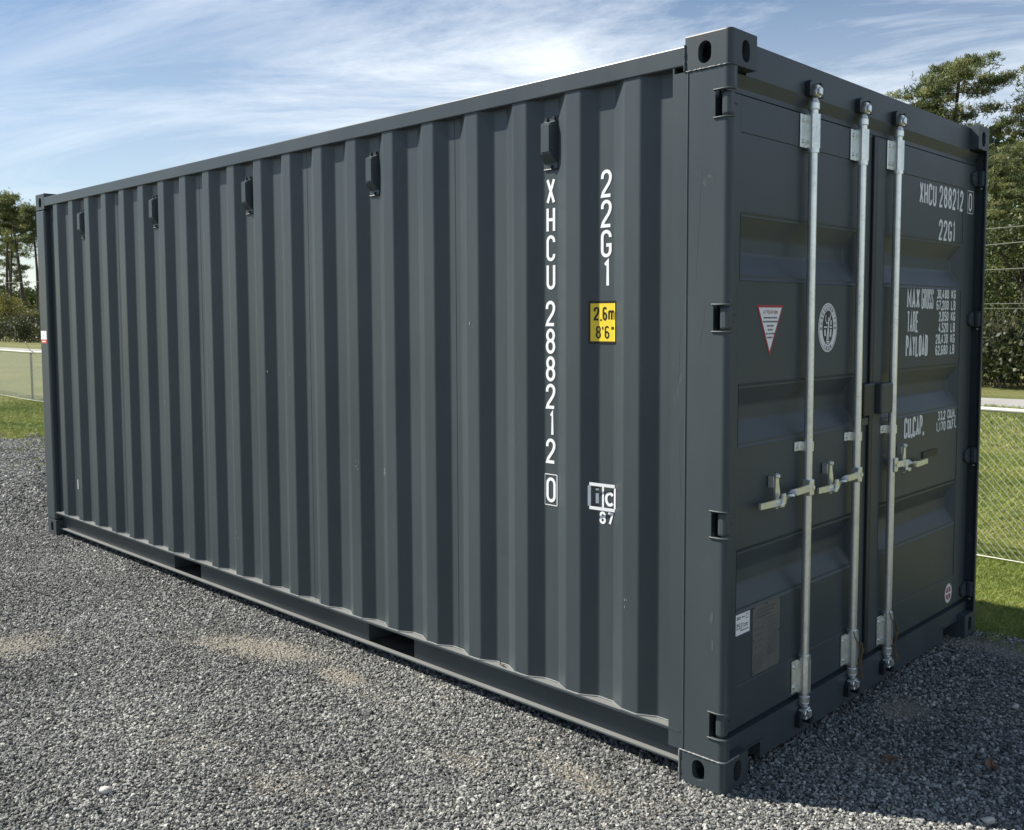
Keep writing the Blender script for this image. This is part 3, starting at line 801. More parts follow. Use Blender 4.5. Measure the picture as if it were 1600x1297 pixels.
# bottom rails: C channel, with two fork pockets
POCK = [(-4.076, -3.734), (-2.052, -1.705)]
for sgn, yb in ((1, 0.0), (-1, W)):
    bm = BM()
    Yf = lambda a_: yb+sgn*a_
    def bb(x0, x1, a0, a1, z0, z1, mi=0, bev=0):
        ya_, yb_ = Yf(a0), Yf(a1); box(bm, x0, x1, min(ya_, yb_), max(ya_, yb_), z0, z1, mi, bev)
    bb(-Lc+0.178, -0.178, 0.0, 0.075, 0.176, 0.1840)
    bb(-Lc+0.179, -0.179, 0.003, 0.074, 0.1841, 0.1847, 2)  # thin strip carrying the painted-in brightness of the ledge top
    bb(-Lc+0.178, -0.178, 0.025, 0.055, 0.052, 0.0595, 0, 0.002)
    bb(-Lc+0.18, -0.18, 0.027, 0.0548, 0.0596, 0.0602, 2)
    xs = [-Lc+0.178]+[v for p in POCK for v in p]+[-0.178]
    for a_, b_ in zip(xs[0::2], xs[1::2]):
        bb(a_, b_, 0.055, 0.061, 0.0602, 0.1758)
    for a_, b_ in POCK:
        bb(a_-0.005, a_, 0.0612, 0.6, 0.0602, 0.1758); bb(b_, b_+0.005, 0.0612, 0.6, 0.0602, 0.1758)
        bb(a_, b_, 0.0552, 0.6, 0.052, 0.0598, 1)
    obj('bottom_rail', bm, [M['paint'], M['wood'], M['toplit']], PT)
# caulk/weld bead along the wall foot
bm = BM(); rs = random.Random(3)
bead = []
for a_, b_ in zip(pf, pf[1:]):
    k2 = max(1, int((b_-a_).length/0.02))
    for i in range(k2):
        p = a_.lerp(b_, i/k2); bead.append((p.x, p.y-0.003+rs.uniform(-.0008, .0008), 0.1868+rs.uniform(-.0006, .0006)))
tube(bm, bead, 0.0036, 5)
obj('weld_bead', bm, M['weld'], PT)
# blind end wall, roof, floor
bm = BM(); pe = []
y = 0.16
rows = [[], []]
pat = []
while y < W-0.2:
    pat += [(y, 0), (y+0.11, 0), (y+0.15, 1), (y+0.26, 1)]; y += 0.30
for (yy, d_) in pat:
    for r_, z in enumerate((0.16, 2.48)):
        rows[r_].append(bm.verts.new((-Lc+0.02+0.045*d_, min(yy, W-0.1), z)))
for i in range(len(pat)-1):
    bm.faces.new((rows[0][i], rows[1][i], rows[1][i+1], rows[0][i+1]))
box(bm, -Lc+0.005, -Lc+0.06, 0.165, W-0.165, 2.475, 2.56); box(bm, -Lc+0.005, -Lc+0.06, 0.165, W-0.165, 0.03, 0.165)
obj('end_wall', bm, M['paint'], PT)
bm = BM(); x = -Lc+0.08; rows = [[], []]; pat = []
while x < -0.1:
    pat += [(x, 0), (x+0.13, 0), (x+0.145, 1), (x+0.20, 1)]; x += 0.209
for (xx, d_) in pat:
    for r_, yv in enumerate((0.058, W-0.058)):
        rows[r_].append(bm.verts.new((min(xx, -0.05), yv, 2.556-0.02*d_)))
for i in range(len(pat)-1):
    bm.faces.new((rows[0][i], rows[0][i+1], rows[1][i+1], rows[1][i]))
obj('roof', bm, M['paint'], PT)
bm = BM(); box(bm, -Lc+0.07, -0.07, 0.08, W-0.08, 0.187, 0.20)
for xx in np.arange(-5.7, -0.3, 0.3): box(bm, xx, xx+0.04, 0.1, W-0.1, 0.065, 0.18) if not any(a_-0.05 < xx < b_+0.05 for a_, b_ in POCK) else None
obj('floor', bm, M['wood'], PT)

# corner fittings
def cut_x(pts, x0, x1, ):           # outline in (y, z)
    b_ = BM(); prism(b_, [(x0, p[0], p[1]) for p in pts], (x1-x0, 0, 0)); return b_
def cut_y(pts, y0, y1):           # outline in (x, z)
    b_ = BM(); prism(b_, [(p[0], y0, p[1]) for p in pts], (0, y1-y0, 0)); return b_
def cut_z(pts, z0, z1):
    b_ = BM(); prism(b_, [(p[0], p[1], z0) for p in pts], (0, 0, z1-z0)); return b_
def fitting():
    """near bottom fitting, outer corner at origin: x in [-.178,0], y in [0,.162], z in [0,.118]"""
    bm = BM(); box(bm, -0.178, 0.0, 0.0, 0.162, 0.0, 0.118)
    ev = [e for e in bm.edges if all(abs(v.co.x) < 1e-6 and abs(v.co.y) < 1e-6 for v in e.verts)]
    bmesh.ops.bevel(bm, geom=ev, offset=0.020, segments=5, affect='EDGES', profile=0.5)
    eo = [e for e in bm.edges if all(v.co.z < 1e-6 for v in e.verts) and not all(v.co.x < -0.177 for v in e.verts) and not all(v.co.y > 0.161 for v in e.verts)]
    bmesh.ops.bevel(bm, geom=eo, offset=0.006, segments=2, affect='EDGES', profile=0.5)
    cav = BM(); box(cav, -0.150, -0.026, 0.026, 0.136, 0.026, 0.0925)
    s = cut_y(stadium(-0.101, 0.065, 0.051, 0.074), -0.05, 0.08)
    e = cut_x(stadium(0.092, 0.065, 0.049, 0.074), -0.08, 0.05)
    z_ = cut_z([(p[0], p[1]) for p in stadium(-0.101, 0.090, 0.062, 0.100)], -0.05, 0.06)
    return boolean(bm, [cav, s, e, z_])
fm0 = fitting()
def place_fit(name_label, sx_, sy_, sz_):
    me = fm0.copy()
    co = np.empty(len(me.vertices)*3); me.vertices.foreach_get('co', co); co = co.reshape(-1, 3)
    if sx_: co[:, 0] = -Lc-co[:, 0]
    if sy_: co[:, 1] = W-co[:, 1]
    if sz_: co[:, 2] = H-co[:, 2]
    me.vertices.foreach_set('co', co.ravel())
    if (sx_+sy_+sz_) % 2: me.flip_normals()
    me.update()
    return obj('corner_fitting', me, M['paint_fit'], PT)
for a_ in (0, 1):
    for b_ in (0, 1):
        for c_ in (0, 1): place_fit('', a_, b_, c_)
# weld beads around the two near fittings
def bead_tube(pts, rad=0.0035, seed=1, mat='weld'):
    rs = random.Random(seed); out = []
    for a_, b_ in zip(pts, pts[1:]):
        A, B = Vector(a_), Vector(b_); k2 = max(1, int((B-A).length/0.006))
        for i in range(k2): out.append(A.lerp(B, i/k2))
    out.append(Vector(pts[-1]))
    rad_ = [rad*rs.uniform(0.55, 1.3) for _ in out]
    b2 = BM(); tube(b2, out, rad_, 6)
    return b2
corner = [(-0.02+0.02*math.sin(R(t)), 0.02-0.02*math.cos(R(t))) for t in (0, 30, 60, 90)]
for zz in (0.1185, H-0.1185):
    pts = [(-0.18, 0, zz)]+[(x_, y_, zz) for x_, y_ in corner]+[(0, 0.10, zz)]
    obj('weld_bead', bead_tube(pts, 0.0032, 3), M['weld'] if zz < 1 else M['paint'], PT)
obj('weld_bead', bead_tube([(-0.179, -0.001, 0.002), (-0.179, -0.001, 0.118)], 0.004, 4), M['weld'], PT)
obj('weld_bead', bead_tube([(-0.179, -0.001, 2.475), (-0.179, -0.001, 2.562)], 0.004, 5), M['paint'], PT)

# corner posts (door end): outline in plan, extruded, with hinge cut-outs
HZ = [2.350, 1.6435, 0.9435, 0.243]
def post_mesh(mirror):
    rc = 0.024
    pl = [(-0.228, 0.001)] + [(-rc+rc*math.sin(R(t)), 0.001+rc-rc*math.cos(R(t))) for t in range(0, 91, 15)] + \
         [(0.0, 0.040), (-0.006, 0.040), (-0.006, 0.030)] + \
         [(-0.030+0.024*math.cos(R(t)), 0.031-0.024*math.sin(R(t))) for t in range(15, 91, 15)] + [(-0.062, 0.007), (-0.068, 0.012), (-0.068, 0.110), (-0.076, 0.110), (-0.076, 0.008), (-0.228, 0.008)]
    bm = BM(); prism(bm, [(p[0], p[1], 0.118) for p in pl], (0, 0, 2.473-0.118))
    cs = []
    for hz in HZ:
        c_ = BM(); box(c_, -0.042 if mirror else -0.059, 0.02, -0.02, 0.05, hz-0.043, hz+0.043); cs.append(c_)
    me = boolean(bm, cs if not mirror else [])
    co = np.empty(len(me.vertices)*3); me.vertices.foreach_get('co', co); co = co.reshape(-1, 3)
    if mirror:
        co[:, 1] = W-co[:, 1]; me.vertices.foreach_set('co', co.ravel()); me.flip_normals()
    me.update(); return me
for mir in (False, True):
    po = obj('corner_post', post_mesh(mir), M['paint_post'], PT, label=None if mir else 'scuffed corner post with four hinge slots')
    if not mir:
        for hz in HZ:
            for s_, e_ in ((1, 0.0455), (-1, 0.0455)):
                z = hz+s_*e_
                pts = [(-0.064, -0.0015, z), (-0.03, -0.002, z)]+[(-0.024+0.026*math.sin(R(t)), 0.025-0.026*math.cos(R(t)), z) for t in range(15, 91, 15)]
                b2 = BM(); tube(b2, pts, 0.0030, 6); obj('slot_lip', b2, M['lip'], po)
        rs = random.Random(8)
        for x0, z0, w_, h_, ln in ((-0.194, 1.50, 0.0007, 0.16, 0.006), (-0.188, 1.12, 0.0006, 0.12, -0.004), (-0.120, 1.95, 0.0006, 0.22, 0.012), (-0.100, 1.62, 0.0006, 0.10, 0.016), (-0.052, 0.62, 0.006, 0.022, 0.001), (-0.048, 0.525, 0.005, 0.020, 0), (-0.060, 0.74, 0.002, 0.012, 0), (-0.14, 0.175, 0.0008, 0.008, 0.02), (-0.070, 2.21, 0.007, 0.0012, 0)):
            b3 = BM(); b3.faces.new([b3.verts.new((x0+a_*w_+b_*ln, 0.0004, z0+b_*h_)) for a_, b_ in ((-1, -.7), (0.2, -1), (1, -.4), (.8, .6), (.1, 1), (-.9, .7))])
            obj('paint_rub', b3, M['lip'], po)
        b2 = BM(); tube(b2, [(-0.1665, 0.0, 0.12), (-0.1665, 0.0, 2.472)], 0.0022, 5)
        obj('weld_seam', b2, M['lip'], po)
# end strip between post and first flat
bm = BM(); box(bm, -0.2285, -0.2225, 0.0012, 0.045, 0.1855, 2.493); box(bm, -0.2325, -0.2285, 0.030, 0.045, 0.187, 2.49, 1)
obj('edge_strip', bm, [M['paint'], M['black']], PT)
# blind end posts
for mir in (0, 1):
    bm = BM()
    y0, y1 = (0.0015, 0.160) if not mir else (W-0.160, W-0.0015)
    box(bm, -Lc, -5.895, y0, y1, 0.118, 2.473, 0, 0.014)
    po = obj('corner_post', bm, M['paint_post'], PT)
    if not mir:
        b2 = BM(); fp = lambda s, z, off=0.0: (s, -0.0002-off, z)
        quad(b2, -6.036, -5.925, 1.500, 1.565, fp, 0, 0); quad(b2, -6.036, -5.925, 1.470, 1.500, fp, 0, 1)
        text(b2, 'I', -5.995, -5.975, 1.522, 1.54, 0.004, fp, 0.0006, mi=2)
        quad(b2, -6.015, -5.945, 1.480, 1.489, fp, 0.0006, 0)
        obj('paper_label', b2, [M['white'], M['red_orange'], M['ink']], po, label='white and orange-red label on the far corner post')

# header and sill of the door end
bm = BM()
pr = [(-0.040, 2.577), (-0.041, 2.466), (-0.060, 2.426), (-0.060, 2.408), (-0.075, 2.408), (-0.075, 2.577)]
prism(bm, [(p[0], 0.162, p[1]) for p in pr], (0, W-0.324, 0))
pr2 = [(-0.0415, 2.465), (-0.060, 2.426), (-0.060, 2.408), (-0.075, 2.408), (-0.075, 2.465)]
for y0, y1 in ((0.008, 0.1615), (W-0.1615, W-0.008)):
    prism(bm, [(p[0], y0, p[1]) for p in pr2], (0, y1-y0, 0))
box(bm, -0.30, -0.0755, 0.07, W-0.07, 2.560, 2.575)
obj('door_header', bm, M['paint_door'], PT)
sill = BM(); box(sill, -0.090, -0.040, 0.0405, W-0.0405, 0.026, 0.165)
n1c = BM(); box(n1c, -0.2, 0.1, -0.1, 0.314, -0.1, 0.090)
n2c = BM(); box(n2c, -0.2, 0.1, W-0.350, W+0.1, -0.1, 0.090)
fc1 = BM(); box(fc1, -0.2, 0.1, -0.1, 0.1625, -0.1, 0.1195)
fc2 = BM(); box(fc2, -0.2, 0.1, W-0.1625, W+0.1, -0.1, 0.1195)
sm_ = boolean(sill, [n1c, n2c, fc1, fc2])
sl = obj('door_sill', sm_, M['paint_door'], PT)
bm = BM(); box(bm, -0.0395, -0.034, 0.166, 0.335, 0.092, 0.098); box(bm, -0.0395, -0.034, W-0.37, W-0.168, 0.092, 0.098)
box(bm, -0.115, -0.0905, 0.05, W-0.05, 0.140, 0.182)
obj('sill_lip', bm, M['paint'], sl)

# ---- doors
_obj0 = obj
CAM_SCALE = [False]
def obj(name, b, *a, **k):
    if CAM_SCALE[0] and isinstance(b, bmesh.types.BMesh):
        for v in b.verts:
            v.co.x -= 0.015; v.co.y = v.co.y*1.00846+0.0237; v.co.z = v.co.z*1.00846-0.0139  # door vertices pushed back in depth and scaled about the camera position
    return _obj0(name, b, *a, **k)
CAM_SCALE[0] = True
D = -0.040; FR = 0.004      # field plane; frame tubes stand 4 mm proud
REC = [(1.990, 1.924, 1.864, 1.790), (1.399, 1.334, 1.280, 1.208), (0.815, 0.745, 0.690, 0.620)]
def door_field(y0, y1, ro0, ro1, inset=0.05, depth=0.036):
    bm = BM(); X = D
    def q(pts):
        bm.faces.new([bm.verts.new(p) for p in pts])
    zc_ = 2.2725
    for (za_, zb_, zc1, zd_) in REC:
        q([(X, y0, za_), (X, y1, za_), (X, y1, zc_), (X, y0, zc_)])
        # margins
        q([(X, y0, zd_), (X, ro0, zd_), (X, ro0, za_), (X, y0, za_)])
        q([(X, ro1, zd_), (X, y1, zd_), (X, y1, za_), (X, ro1, za_)])
        i0, i1, Xi = ro0+inset, ro1-inset, X-depth
        q([(X, ro0, za_), (Xi, i0, zb_), (Xi, i1, zb_), (X, ro1, za_)][::-1])
        q([(Xi, i0, zb_), (Xi, i0, zc1), (Xi, i1, zc1), (Xi, i1, zb_)])
        q([(Xi, i0, zc1), (X, ro0, zd_), (X, ro1, zd_), (Xi, i1, zc1)])
        q([(X, ro0, zd_), (Xi, i0, zc1), (Xi, i0, zb_), (X, ro0, za_)])
        q([(X, ro1, zd_), (X, ro1, za_), (Xi, i1, zb_), (Xi, i1, zc1)])
        zc_ = zd_
    q([(X, y0, 0.3435), (X, y1, 0.3435), (X, y1, zc_), (X, y0, zc_)])
    bmesh.ops.remove_doubles(bm, verts=bm.verts, dist=1e-5)
    bmesh.ops.recalc_face_normals(bm, faces=bm.faces)
    if sum(fc.normal.x for fc in bm.faces) < 0: bmesh.ops.reverse_faces(bm, faces=bm.faces)
    # soften the pressed edges
    es = [e for e in bm.edges if len(e.link_faces) == 2 and e.calc_face_angle(0) > 0.2]
    bmesh.ops.bevel(bm, geom=es, offset=0.008, segments=3, affect='EDGES', profile=0.5)
    return bm
def door(y0, y1, f0, f1, ro0, ro1, label):
    bm = BM()
    X1 = D+FR
    # frame: stiles and rails butt end to end
    box(bm, -0.065, X1, y0, f0, 0.1905, 2.396, 0, 0.003)
    box(bm, -0.065, X1, f1, y1, 0.1905, 2.396, 0, 0.003)
    box(bm, -0.075, X1-0.0007, f0-0.002, f1+0.002, 2.2725, 2.3955, 0, 0.0025)
    box(bm, -0.075, X1-0.0007, f0-0.002, f1+0.002, 0.191, 0.3435, 0, 0.0025)
    d = obj('door', bm, M['paint_door'], PT, label=label)
    obj('door_panel', door_field(f0, f1, ro0, ro1), M['paint_door'], d)
    return d
dl = door(0.033, 1.150, 0.128, 1.045, 0.134, 1.037, 'left door leaf with two locking rods')
dr_ = door(1.205, 2.345, 1.285, 2.200, 1.293, 2.190, 'right door leaf with one locking rod and white data lettering')
# gaskets
bm = BM(); box(bm, -0.07, -0.034, 1.151, 1.166, 0.188, 2.398, 0, 0.003); box(bm, -0.07, -0.048, 0.020, 0.0325, 0.188, 2.398); box(bm, -0.07, -0.05, 0.055, 1.15, 0.176, 0.1898)
obj('gasket', bm, M['rubber'], dl)
bm = BM(); box(bm, -0.07, -0.034, 1.180, 1.2045, 0.188, 2.398, 0, 0.003); box(bm, -0.07, -0.046, 2.3455, 2.362, 0.188, 2.398); box(bm, -0.07, -0.05, 1.205, 2.345, 0.176, 0.1898)
obj('gasket', bm, M['rubber'], dr_)
bm = BM(); box(bm, -0.036, -0.024, 1.150, 1.176, 0.20, 2.39, 0, 0.003)
obj('cover_strip', bm, M['dark'], dl)

# hinges
CAM_SCALE[0] = False
def hinge(hz, mirror):
    bm = BM(); y_ = (lambda v: W-v) if mirror else (lambda v: v)
    ya_, yb_ = sorted((y_(0.007), y_(0.046))); box(bm, -0.040, -0.007, ya_, yb_, hz-0.041, hz+0.041, 0, 0.010)
    # blade on the door
    pl = [(0.030, hz-0.040), (0.030, hz+0.040), (0.085, hz+0.034), (0.112, hz+0.018), (0.112, hz-0.018), (0.085, hz-0.034)]
    prism(bm, [(-0.0505, y_(p[0]), p[1]) for p in pl], (0.012, 0, 0))
    for k in (-0.022, 0.022):
        prism(bm, [(-0.0385, y_(0.055), hz+k-0.004), (-0.0385, y_(0.055), hz+k+0.004), (-0.0385, y_(0.105), hz+k*0.6+0.003), (-0.0385, y_(0.105), hz+k*0.6-0.003)], (0.003, 0, 0))
    return bm
for hz in HZ:
    obj('hinge', hinge(hz, False), M['paint_door'], dl)
    o = obj('hinge', hinge(hz-0.012, True), M['paint_door'], dr_)
for hz in HZ:
    b2 = BM(); tube(b2, [(-0.02, W-0.03, hz-0.064), (-0.02, W-0.05, hz-0.062)], 0.004, 6)
    obj('hinge_pin', b2, M['galv'], dr_)

# locking rods
def rod_set(yb, door_o, handle_dir, tip_y, hasp_y):
    xb = -0.026; D = -0.055
    b_ = BM()
    tube(b_, [(xb, yb, 0.15), (xb, yb, 2.45)], 0.0168, 20)
    rod = obj('locking_rod', b_, M['galv'], door_o)
    # cams
    for top in (1, -1):
        zc_ = 2.468 if top > 0 else 0.124
        b_ = BM()
        tube(b_, [(xb, yb, zc_-0.052*top), (xb, yb, zc_-0.026*top)], 0.0215, 16)
        tube(b_, [(xb, yb, zc_-0.026*top), (xb, yb, zc_-0.008*top)], [0.021, 0.014], 14)
        # hooked cam: irregular forged plate
        h_ = 0.034*top
        pl = [(-0.020, 0), (-0.024, h_*0.45), (-0.010, h_*0.75), (-0.018, h_*1.05), (0.004, h_*1.15), (0.022, h_*0.95), (0.018, h_*0.45), (0.026, h_*0.15), (0.014, -h_*0.25)]
        prism(b_, [(xb-0.010, yb+p[0], zc_+p[1]) for p in pl], (0.030, 0, 0))
        pl = [(-0.016, 0.004), (0.012, -0.002), (0.016, h_*0.7), (-0.002, h_*0.9), (-0.012, h_*0.6)]
        prism(b_, [(xb+0.0185, yb+p[0]-0.002, zc_+p[1]) for p in pl], (0.012, 0, 0))
        bmesh.ops.bevel(b_, geom=[e for e in b_.edges if len(e.link_faces) == 2 and e.calc_face_angle(0) > 0.9 and e.calc_length() < 0.04], offset=0.0022, segments=1, affect='EDGES')
        obj('cam', b_, M['galv'], door_o)
        # keeper on the header / sill
        b_ = BM(); zk = 2.492 if top > 0 else 0.088
        xk = -0.041
        pts_ = [(yb-0.045, zk-0.028), (yb-0.045, zk+0.018), (yb-0.030, zk+0.030), (yb-0.020, zk+0.030), (yb-0.018, zk-0.028)]
        prism(b_, [(xk, p[0], p[1]) for p in pts_], (0.022, 0, 0))
        obj('cam_keeper', b_, M['dark'], PT); b_ = BM()
        pts_ = [(yb+0.020, zk-0.028), (yb+0.020, zk+0.024), (yb+0.032, zk+0.024), (yb+0.044, zk+0.010), (yb+0.044, zk-0.028)]
        prism(b_, [(xk, p[0], p[1]) for p in pts_], (0.034, 0, 0))
        obj('cam_keeper', b_, M['dark'], PT)
        # bearing bracket
        z0, z1 = (2.276, 2.400) if top > 0 else (0.190, 0.319)
        b_ = BM()
        box(b_, D+FR+0.0005, D+FR+0.0055, yb-0.060, yb-0.0235, z0, z1, 0, 0.002)
        box(b_, D+FR+0.0005, D+FR+0.0055, yb+0.0235, yb+0.046, z0, z1, 0, 0.002)
        pl = [(D+FR+0.001, yb-0.024), (xb+0.008, yb-0.024), (xb+0.021, yb-0.013), (xb+0.021, yb+0.013), (xb+0.008, yb+0.024), (D+FR+0.001, yb+0.024)]
        prism(b_, [(p[0], p[1], z0) for p in pl], (0, 0, z1-z0))
        for zz in (z0+0.024, z1-0.024):
            tube(b_, [(D+FR+0.004, yb-0.043, zz), (D+FR+0.012, yb-0.043, zz)], [0.009, 0.006], 10)
        zcol = z0-0.012 if top > 0 else z1+0.006
        tube(b_, [(xb, yb, zcol-0.006), (xb, yb, zcol+0.014)], 0.0225, 16)
        obj('rod_bracket', b_, M['galv'], door_o)
        for zz in (z0+0.028, z1-0.024):
          b_ = BM(); tube(b_, [(xb+0.014, yb+0.0185, zz), (xb+0.014, yb+0.0235, zz)], 0.005, 8)
          obj('bolt', b_, M['black'], door_o)
    # guide strap at mid height
    b_ = BM(); zg = 1.154
    box(b_, D+FR-0.0035, D+FR+0.0025, yb-0.060, yb-0.022, zg-0.018, zg+0.018, 0, 0.002)
    pl = []
    for t in range(-90, 91, 20): pl.append((xb+0.021*math.cos(R(t)), yb+0.021*math.sin(R(t))))
    path = [(D+FR, yb-0.022)]+pl+[(D+FR, yb+0.022)]
    inn = [(D+FR, yb+0.018)]+[(xb+0.0172*math.cos(R(t)), yb+0.0172*math.sin(R(t))) for t in range(90, -91, -20)]+[(D+FR, yb-0.018)]
    prism(b_, [(p[0], p[1], zg-0.018) for p in path+inn], (0, 0, 0.036))
    tube(b_, [(D+FR+0.002, yb-0.044, zg), (D+FR+0.010, yb-0.044, zg)], [0.009, 0.006], 10)
    obj('guide_strap', b_, M['galv'], door_o)
    # handle
    sg = handle_dir
    b_ = BM(); zh = 0.996
    box(b_, xb-0.010, xb+0.024, yb-0.017+sg*0.006, yb+0.017+sg*0.006, zh-0.031, zh+0.031, 0, 0.004)     # hub
    tube(b_, [(xb+0.02, yb, zh), (xb+0.028, yb, zh)], 0.009, 10)
    hx = xb+0.014
    # bar with a twist halfway
    L_ = abs(tip_y-yb); secs = 24; prev = None
    for i in range(secs+1):
        t = i/secs; yy = yb+sg*(0.018+(L_-0.018)*t)
        tw = min(1, max(0, (t-0.30)/0.25)); ang = tw*math.pi/2 if False else tw*math.pi*0.5
        wz, wx = 0.0135-0.002*t, 0.0045
        drop = -0.020*min(1, max(0, (t-0.38)/0.2))-0.006*t
        bend = 0.010*math.sin(math.pi*t)-0.012*t
        # twist: flat faces camera at both ends
        a2 = math.pi*tw
        ring = []
        for (ax_, az_) in ((-wx, -wz), (wx, -wz), (wx, wz), (-wx, wz)):
            ring.append(b_.verts.new((hx+bend+ax_*math.cos(a2)-az_*math.sin(a2), yy, zh+drop+ax_*math.sin(a2)+az_*math.cos(a2))))
        if prev:
            for j in range(4): b_.faces.new((prev[j], prev[(j+1) % 4], ring[(j+1) % 4], ring[j]))
        else: b_.faces.new(ring[::-1])
        prev = ring
    b_.faces.new(prev)
    bmesh.ops.recalc_face_normals(b_, faces=b_.faces)
    obj('door_handle', b_, M['galv'], door_o)
    # hasp / retainer
    b_ = BM(); yh = hasp_y; xx = D+FR
    path = [(0.0, 0.085), (0.006, 0.060), (0.004, 0.035), (0.012, 0.012), (0.010, -0.012), (0.002, -0.034)]
    for dxx in (0,):
        pl = [(-0.014, 0.090), (-0.008, 0.098), (0.010, 0.098), (0.016, 0.088), (0.016, 0.060), (0.026, 0.030), (0.030, 0.012), (0.016, -0.004), (0.016, -0.036), (0.008, -0.044), (-0.006, -0.044), (-0.014, -0.034), (-0.012, 0.0), (-0.018, 0.030)]
        prism(b_, [(xx+0.026, yh+sg*-p[0]*0.72, zh-0.008+p[1]*0.92) for p in pl], (0.008, 0, 0))
    box(b_, xx, xx+0.026, yh-0.010, yh+0.010, zh+0.028, zh+0.070, 0, 0.003)
    box(b_, xx, xx+0.060, yh-0.012, yh+0.012, zh-0.040, zh-0.024, 0, 0.003)
    for zz in (zh+0.073, zh-0.036):
        tube(b_, [(xx+0.034, yh, zz), (xx+0.042, yh, zz)], [0.010, 0.007], 10)
    box(b_, hx+0.006, hx+0.016, yh-0.010-sg*0.02, yh+0.010-sg*0.02, zh-0.034, zh+0.008, 0, 0.003)
    obj('handle_hasp', b_, M['galv'], door_o)
    return rod
rod_set(0.619, dl, -1, 0.262, 0.372)
rod_set(1.037, dl, -1, 0.702, 0.795)
rod_set(1.385, dr_, 1, 1.786, 1.510)
# thin brownish strip past the handle tip on the right door
bm = BM(); box(bm, -0.0545, -0.048, 1.80, 1.98, 0.975, 1.006, 0, 0.001)
obj('olive_strip', bm, plain('brown_olive_strip', (0.06, 0.05, 0.025), 0.6), dr_)
# lock box over the door gap
bm = BM()
def shell(bm, y0, y1, z0, z1, x0, x1):
    box(bm, x0, x1, y0, y1, z0, z1, 0, 0.006)
shell(bm, 1.095, 1.196, 1.230, 1.366, -0.051, -0.022)
obj('lock_box', bm, M['dark'], dl)
bm = BM(); shell(bm, 1.222, 1.340, 1.232, 1.362, -0.051, -0.004)
obj('lock_box', bm, M['paint_door'], dr_)
bm = BM(); box(bm, -0.051, -0.035, 1.105, 1.165, 1.190, 1.222, 0, 0.003)
obj('lock_tab', bm, M['paint_door'], dl)

# ---- lettering on the doors
CAM_SCALE[0] = True
fd = lambda s, z, off=0.0: (D+0.0012+off, s, z)
fdp = lambda s, z, off=0.0: (D+FR+0.0012+off, s, z)
bm = BM()
text(bm, 'XHCU', 1.659, 1.857, 2.157, 2.258, 0.0138, fd, 0, 0.22)
text(bm, '288212', 1.893, 2.2, 2.159, 2.262, 0.0138, fd, 0, 0.25)
text(bm, '0', 2.262, 2.308, 2.167, 2.258, 0.012, fdp)
frame_rect(bm, 2.246, 2.324, 2.158, 2.267, 0.0035, fdp)
text(bm, '22G1', 1.897, 2.104, 2.004, 2.104, 0.0138, fd, 0, 0.25)
text(bm, 'MAX', 1.548, 1.690, 1.681, 1.776, 0.0138, fd, 0, 0.16)
text(bm, 'GROSS', 1.712, 1.852, 1.680, 1.780, 0.0095, fd, 0, 0.12)
text(bm, 'TARE', 1.553, 1.680, 1.573, 1.670, 0.0105, fd, 0, 0.12)
text(bm, 'PAYLOAD', 1.545, 1.797, 1.462, 1.561, 0.0138, fd, 0, 0.13)
rows_ = [('30.480', 'KG'), ('67.200', 'LB'), ('2.050', 'KG'), ('4.520', 'LB'), ('28.430', 'KG'), ('62.680', 'LB')]
zz = 1.777
for k, (a_, b_) in enumerate(rows_):
    text(bm, a_, 1.892 if len(a_) == 6 else 1.925, 2.045, zz-0.0475, zz, 0.0088, fd, 0, 0.16)
    text(bm, b_, 2.076, 2.134, zz-0.0475, zz, 0.0088, fd, 0, 0.2)
    zz -= 0.0537
text(bm, 'CU.CAP.', 1.549, 1.775, 1.092, 1.188, 0.0138, fd, 0, 0.13)
text(bm, '33.2', 1.943, 2.040, 1.144, 1.190, 0.0088, fd, 0, 0.2)
text(bm, 'CU.M.', 2.066, 2.170, 1.145, 1.192, 0.0088, fd, 0, 0.16)
text(bm, '1.170', 1.925, 2.046, 1.091, 1.137, 0.0088, fd, 0, 0.2)
text(bm, 'CU.FT.', 2.069, 2.184, 1.092, 1.139, 0.0088, fd, 0, 0.16)
obj('lettering', bm, M['white'], dr_, label='white stencilled serial number, weights and capacity')
# triangular warning sticker
bm = BM()
poly2(bm, [(0.248, 1.689), (0.340, 1.507), (0.436, 1.689)], fd, 0.0, 1)
poly2(bm, [(0.262, 1.680), (0.340, 1.524), (0.423, 1.680)], fd, 0.0005, 0)
text(bm, 'ATTENTION', 0.292, 0.394, 1.657, 1.670, 0.0024, fd, 0.001, 0.25, 2)
def scribble(bm, y0, y1, z, h, mi, seed, fm=fd, off=0.001):
    rs = random.Random(seed); y = y0
    while y < y1:
        w_ = rs.uniform(0.004, 0.011); quad(bm, y, min(y+w_, y1), z, z+h, fm, off, mi); y += w_+rs.uniform(0.0012, 0.0028)
for i, (y0, y1, z) in enumerate([(0.296, 0.390, 1.641), (0.290, 0.396, 1.627), (0.320, 0.366, 1.612), (0.326, 0.360, 1.598), (0.312, 0.372, 1.584), (0.320, 0.362, 1.570)]):
    scribble(bm, y0, y1, z, 0.0055, 3, 20+i)
obj('warning_sticker', bm, [M['white'], M['red'], M['red'], M['ink']], dl, label='white inverted triangle warning sticker with red edge, headed ATTENTION')
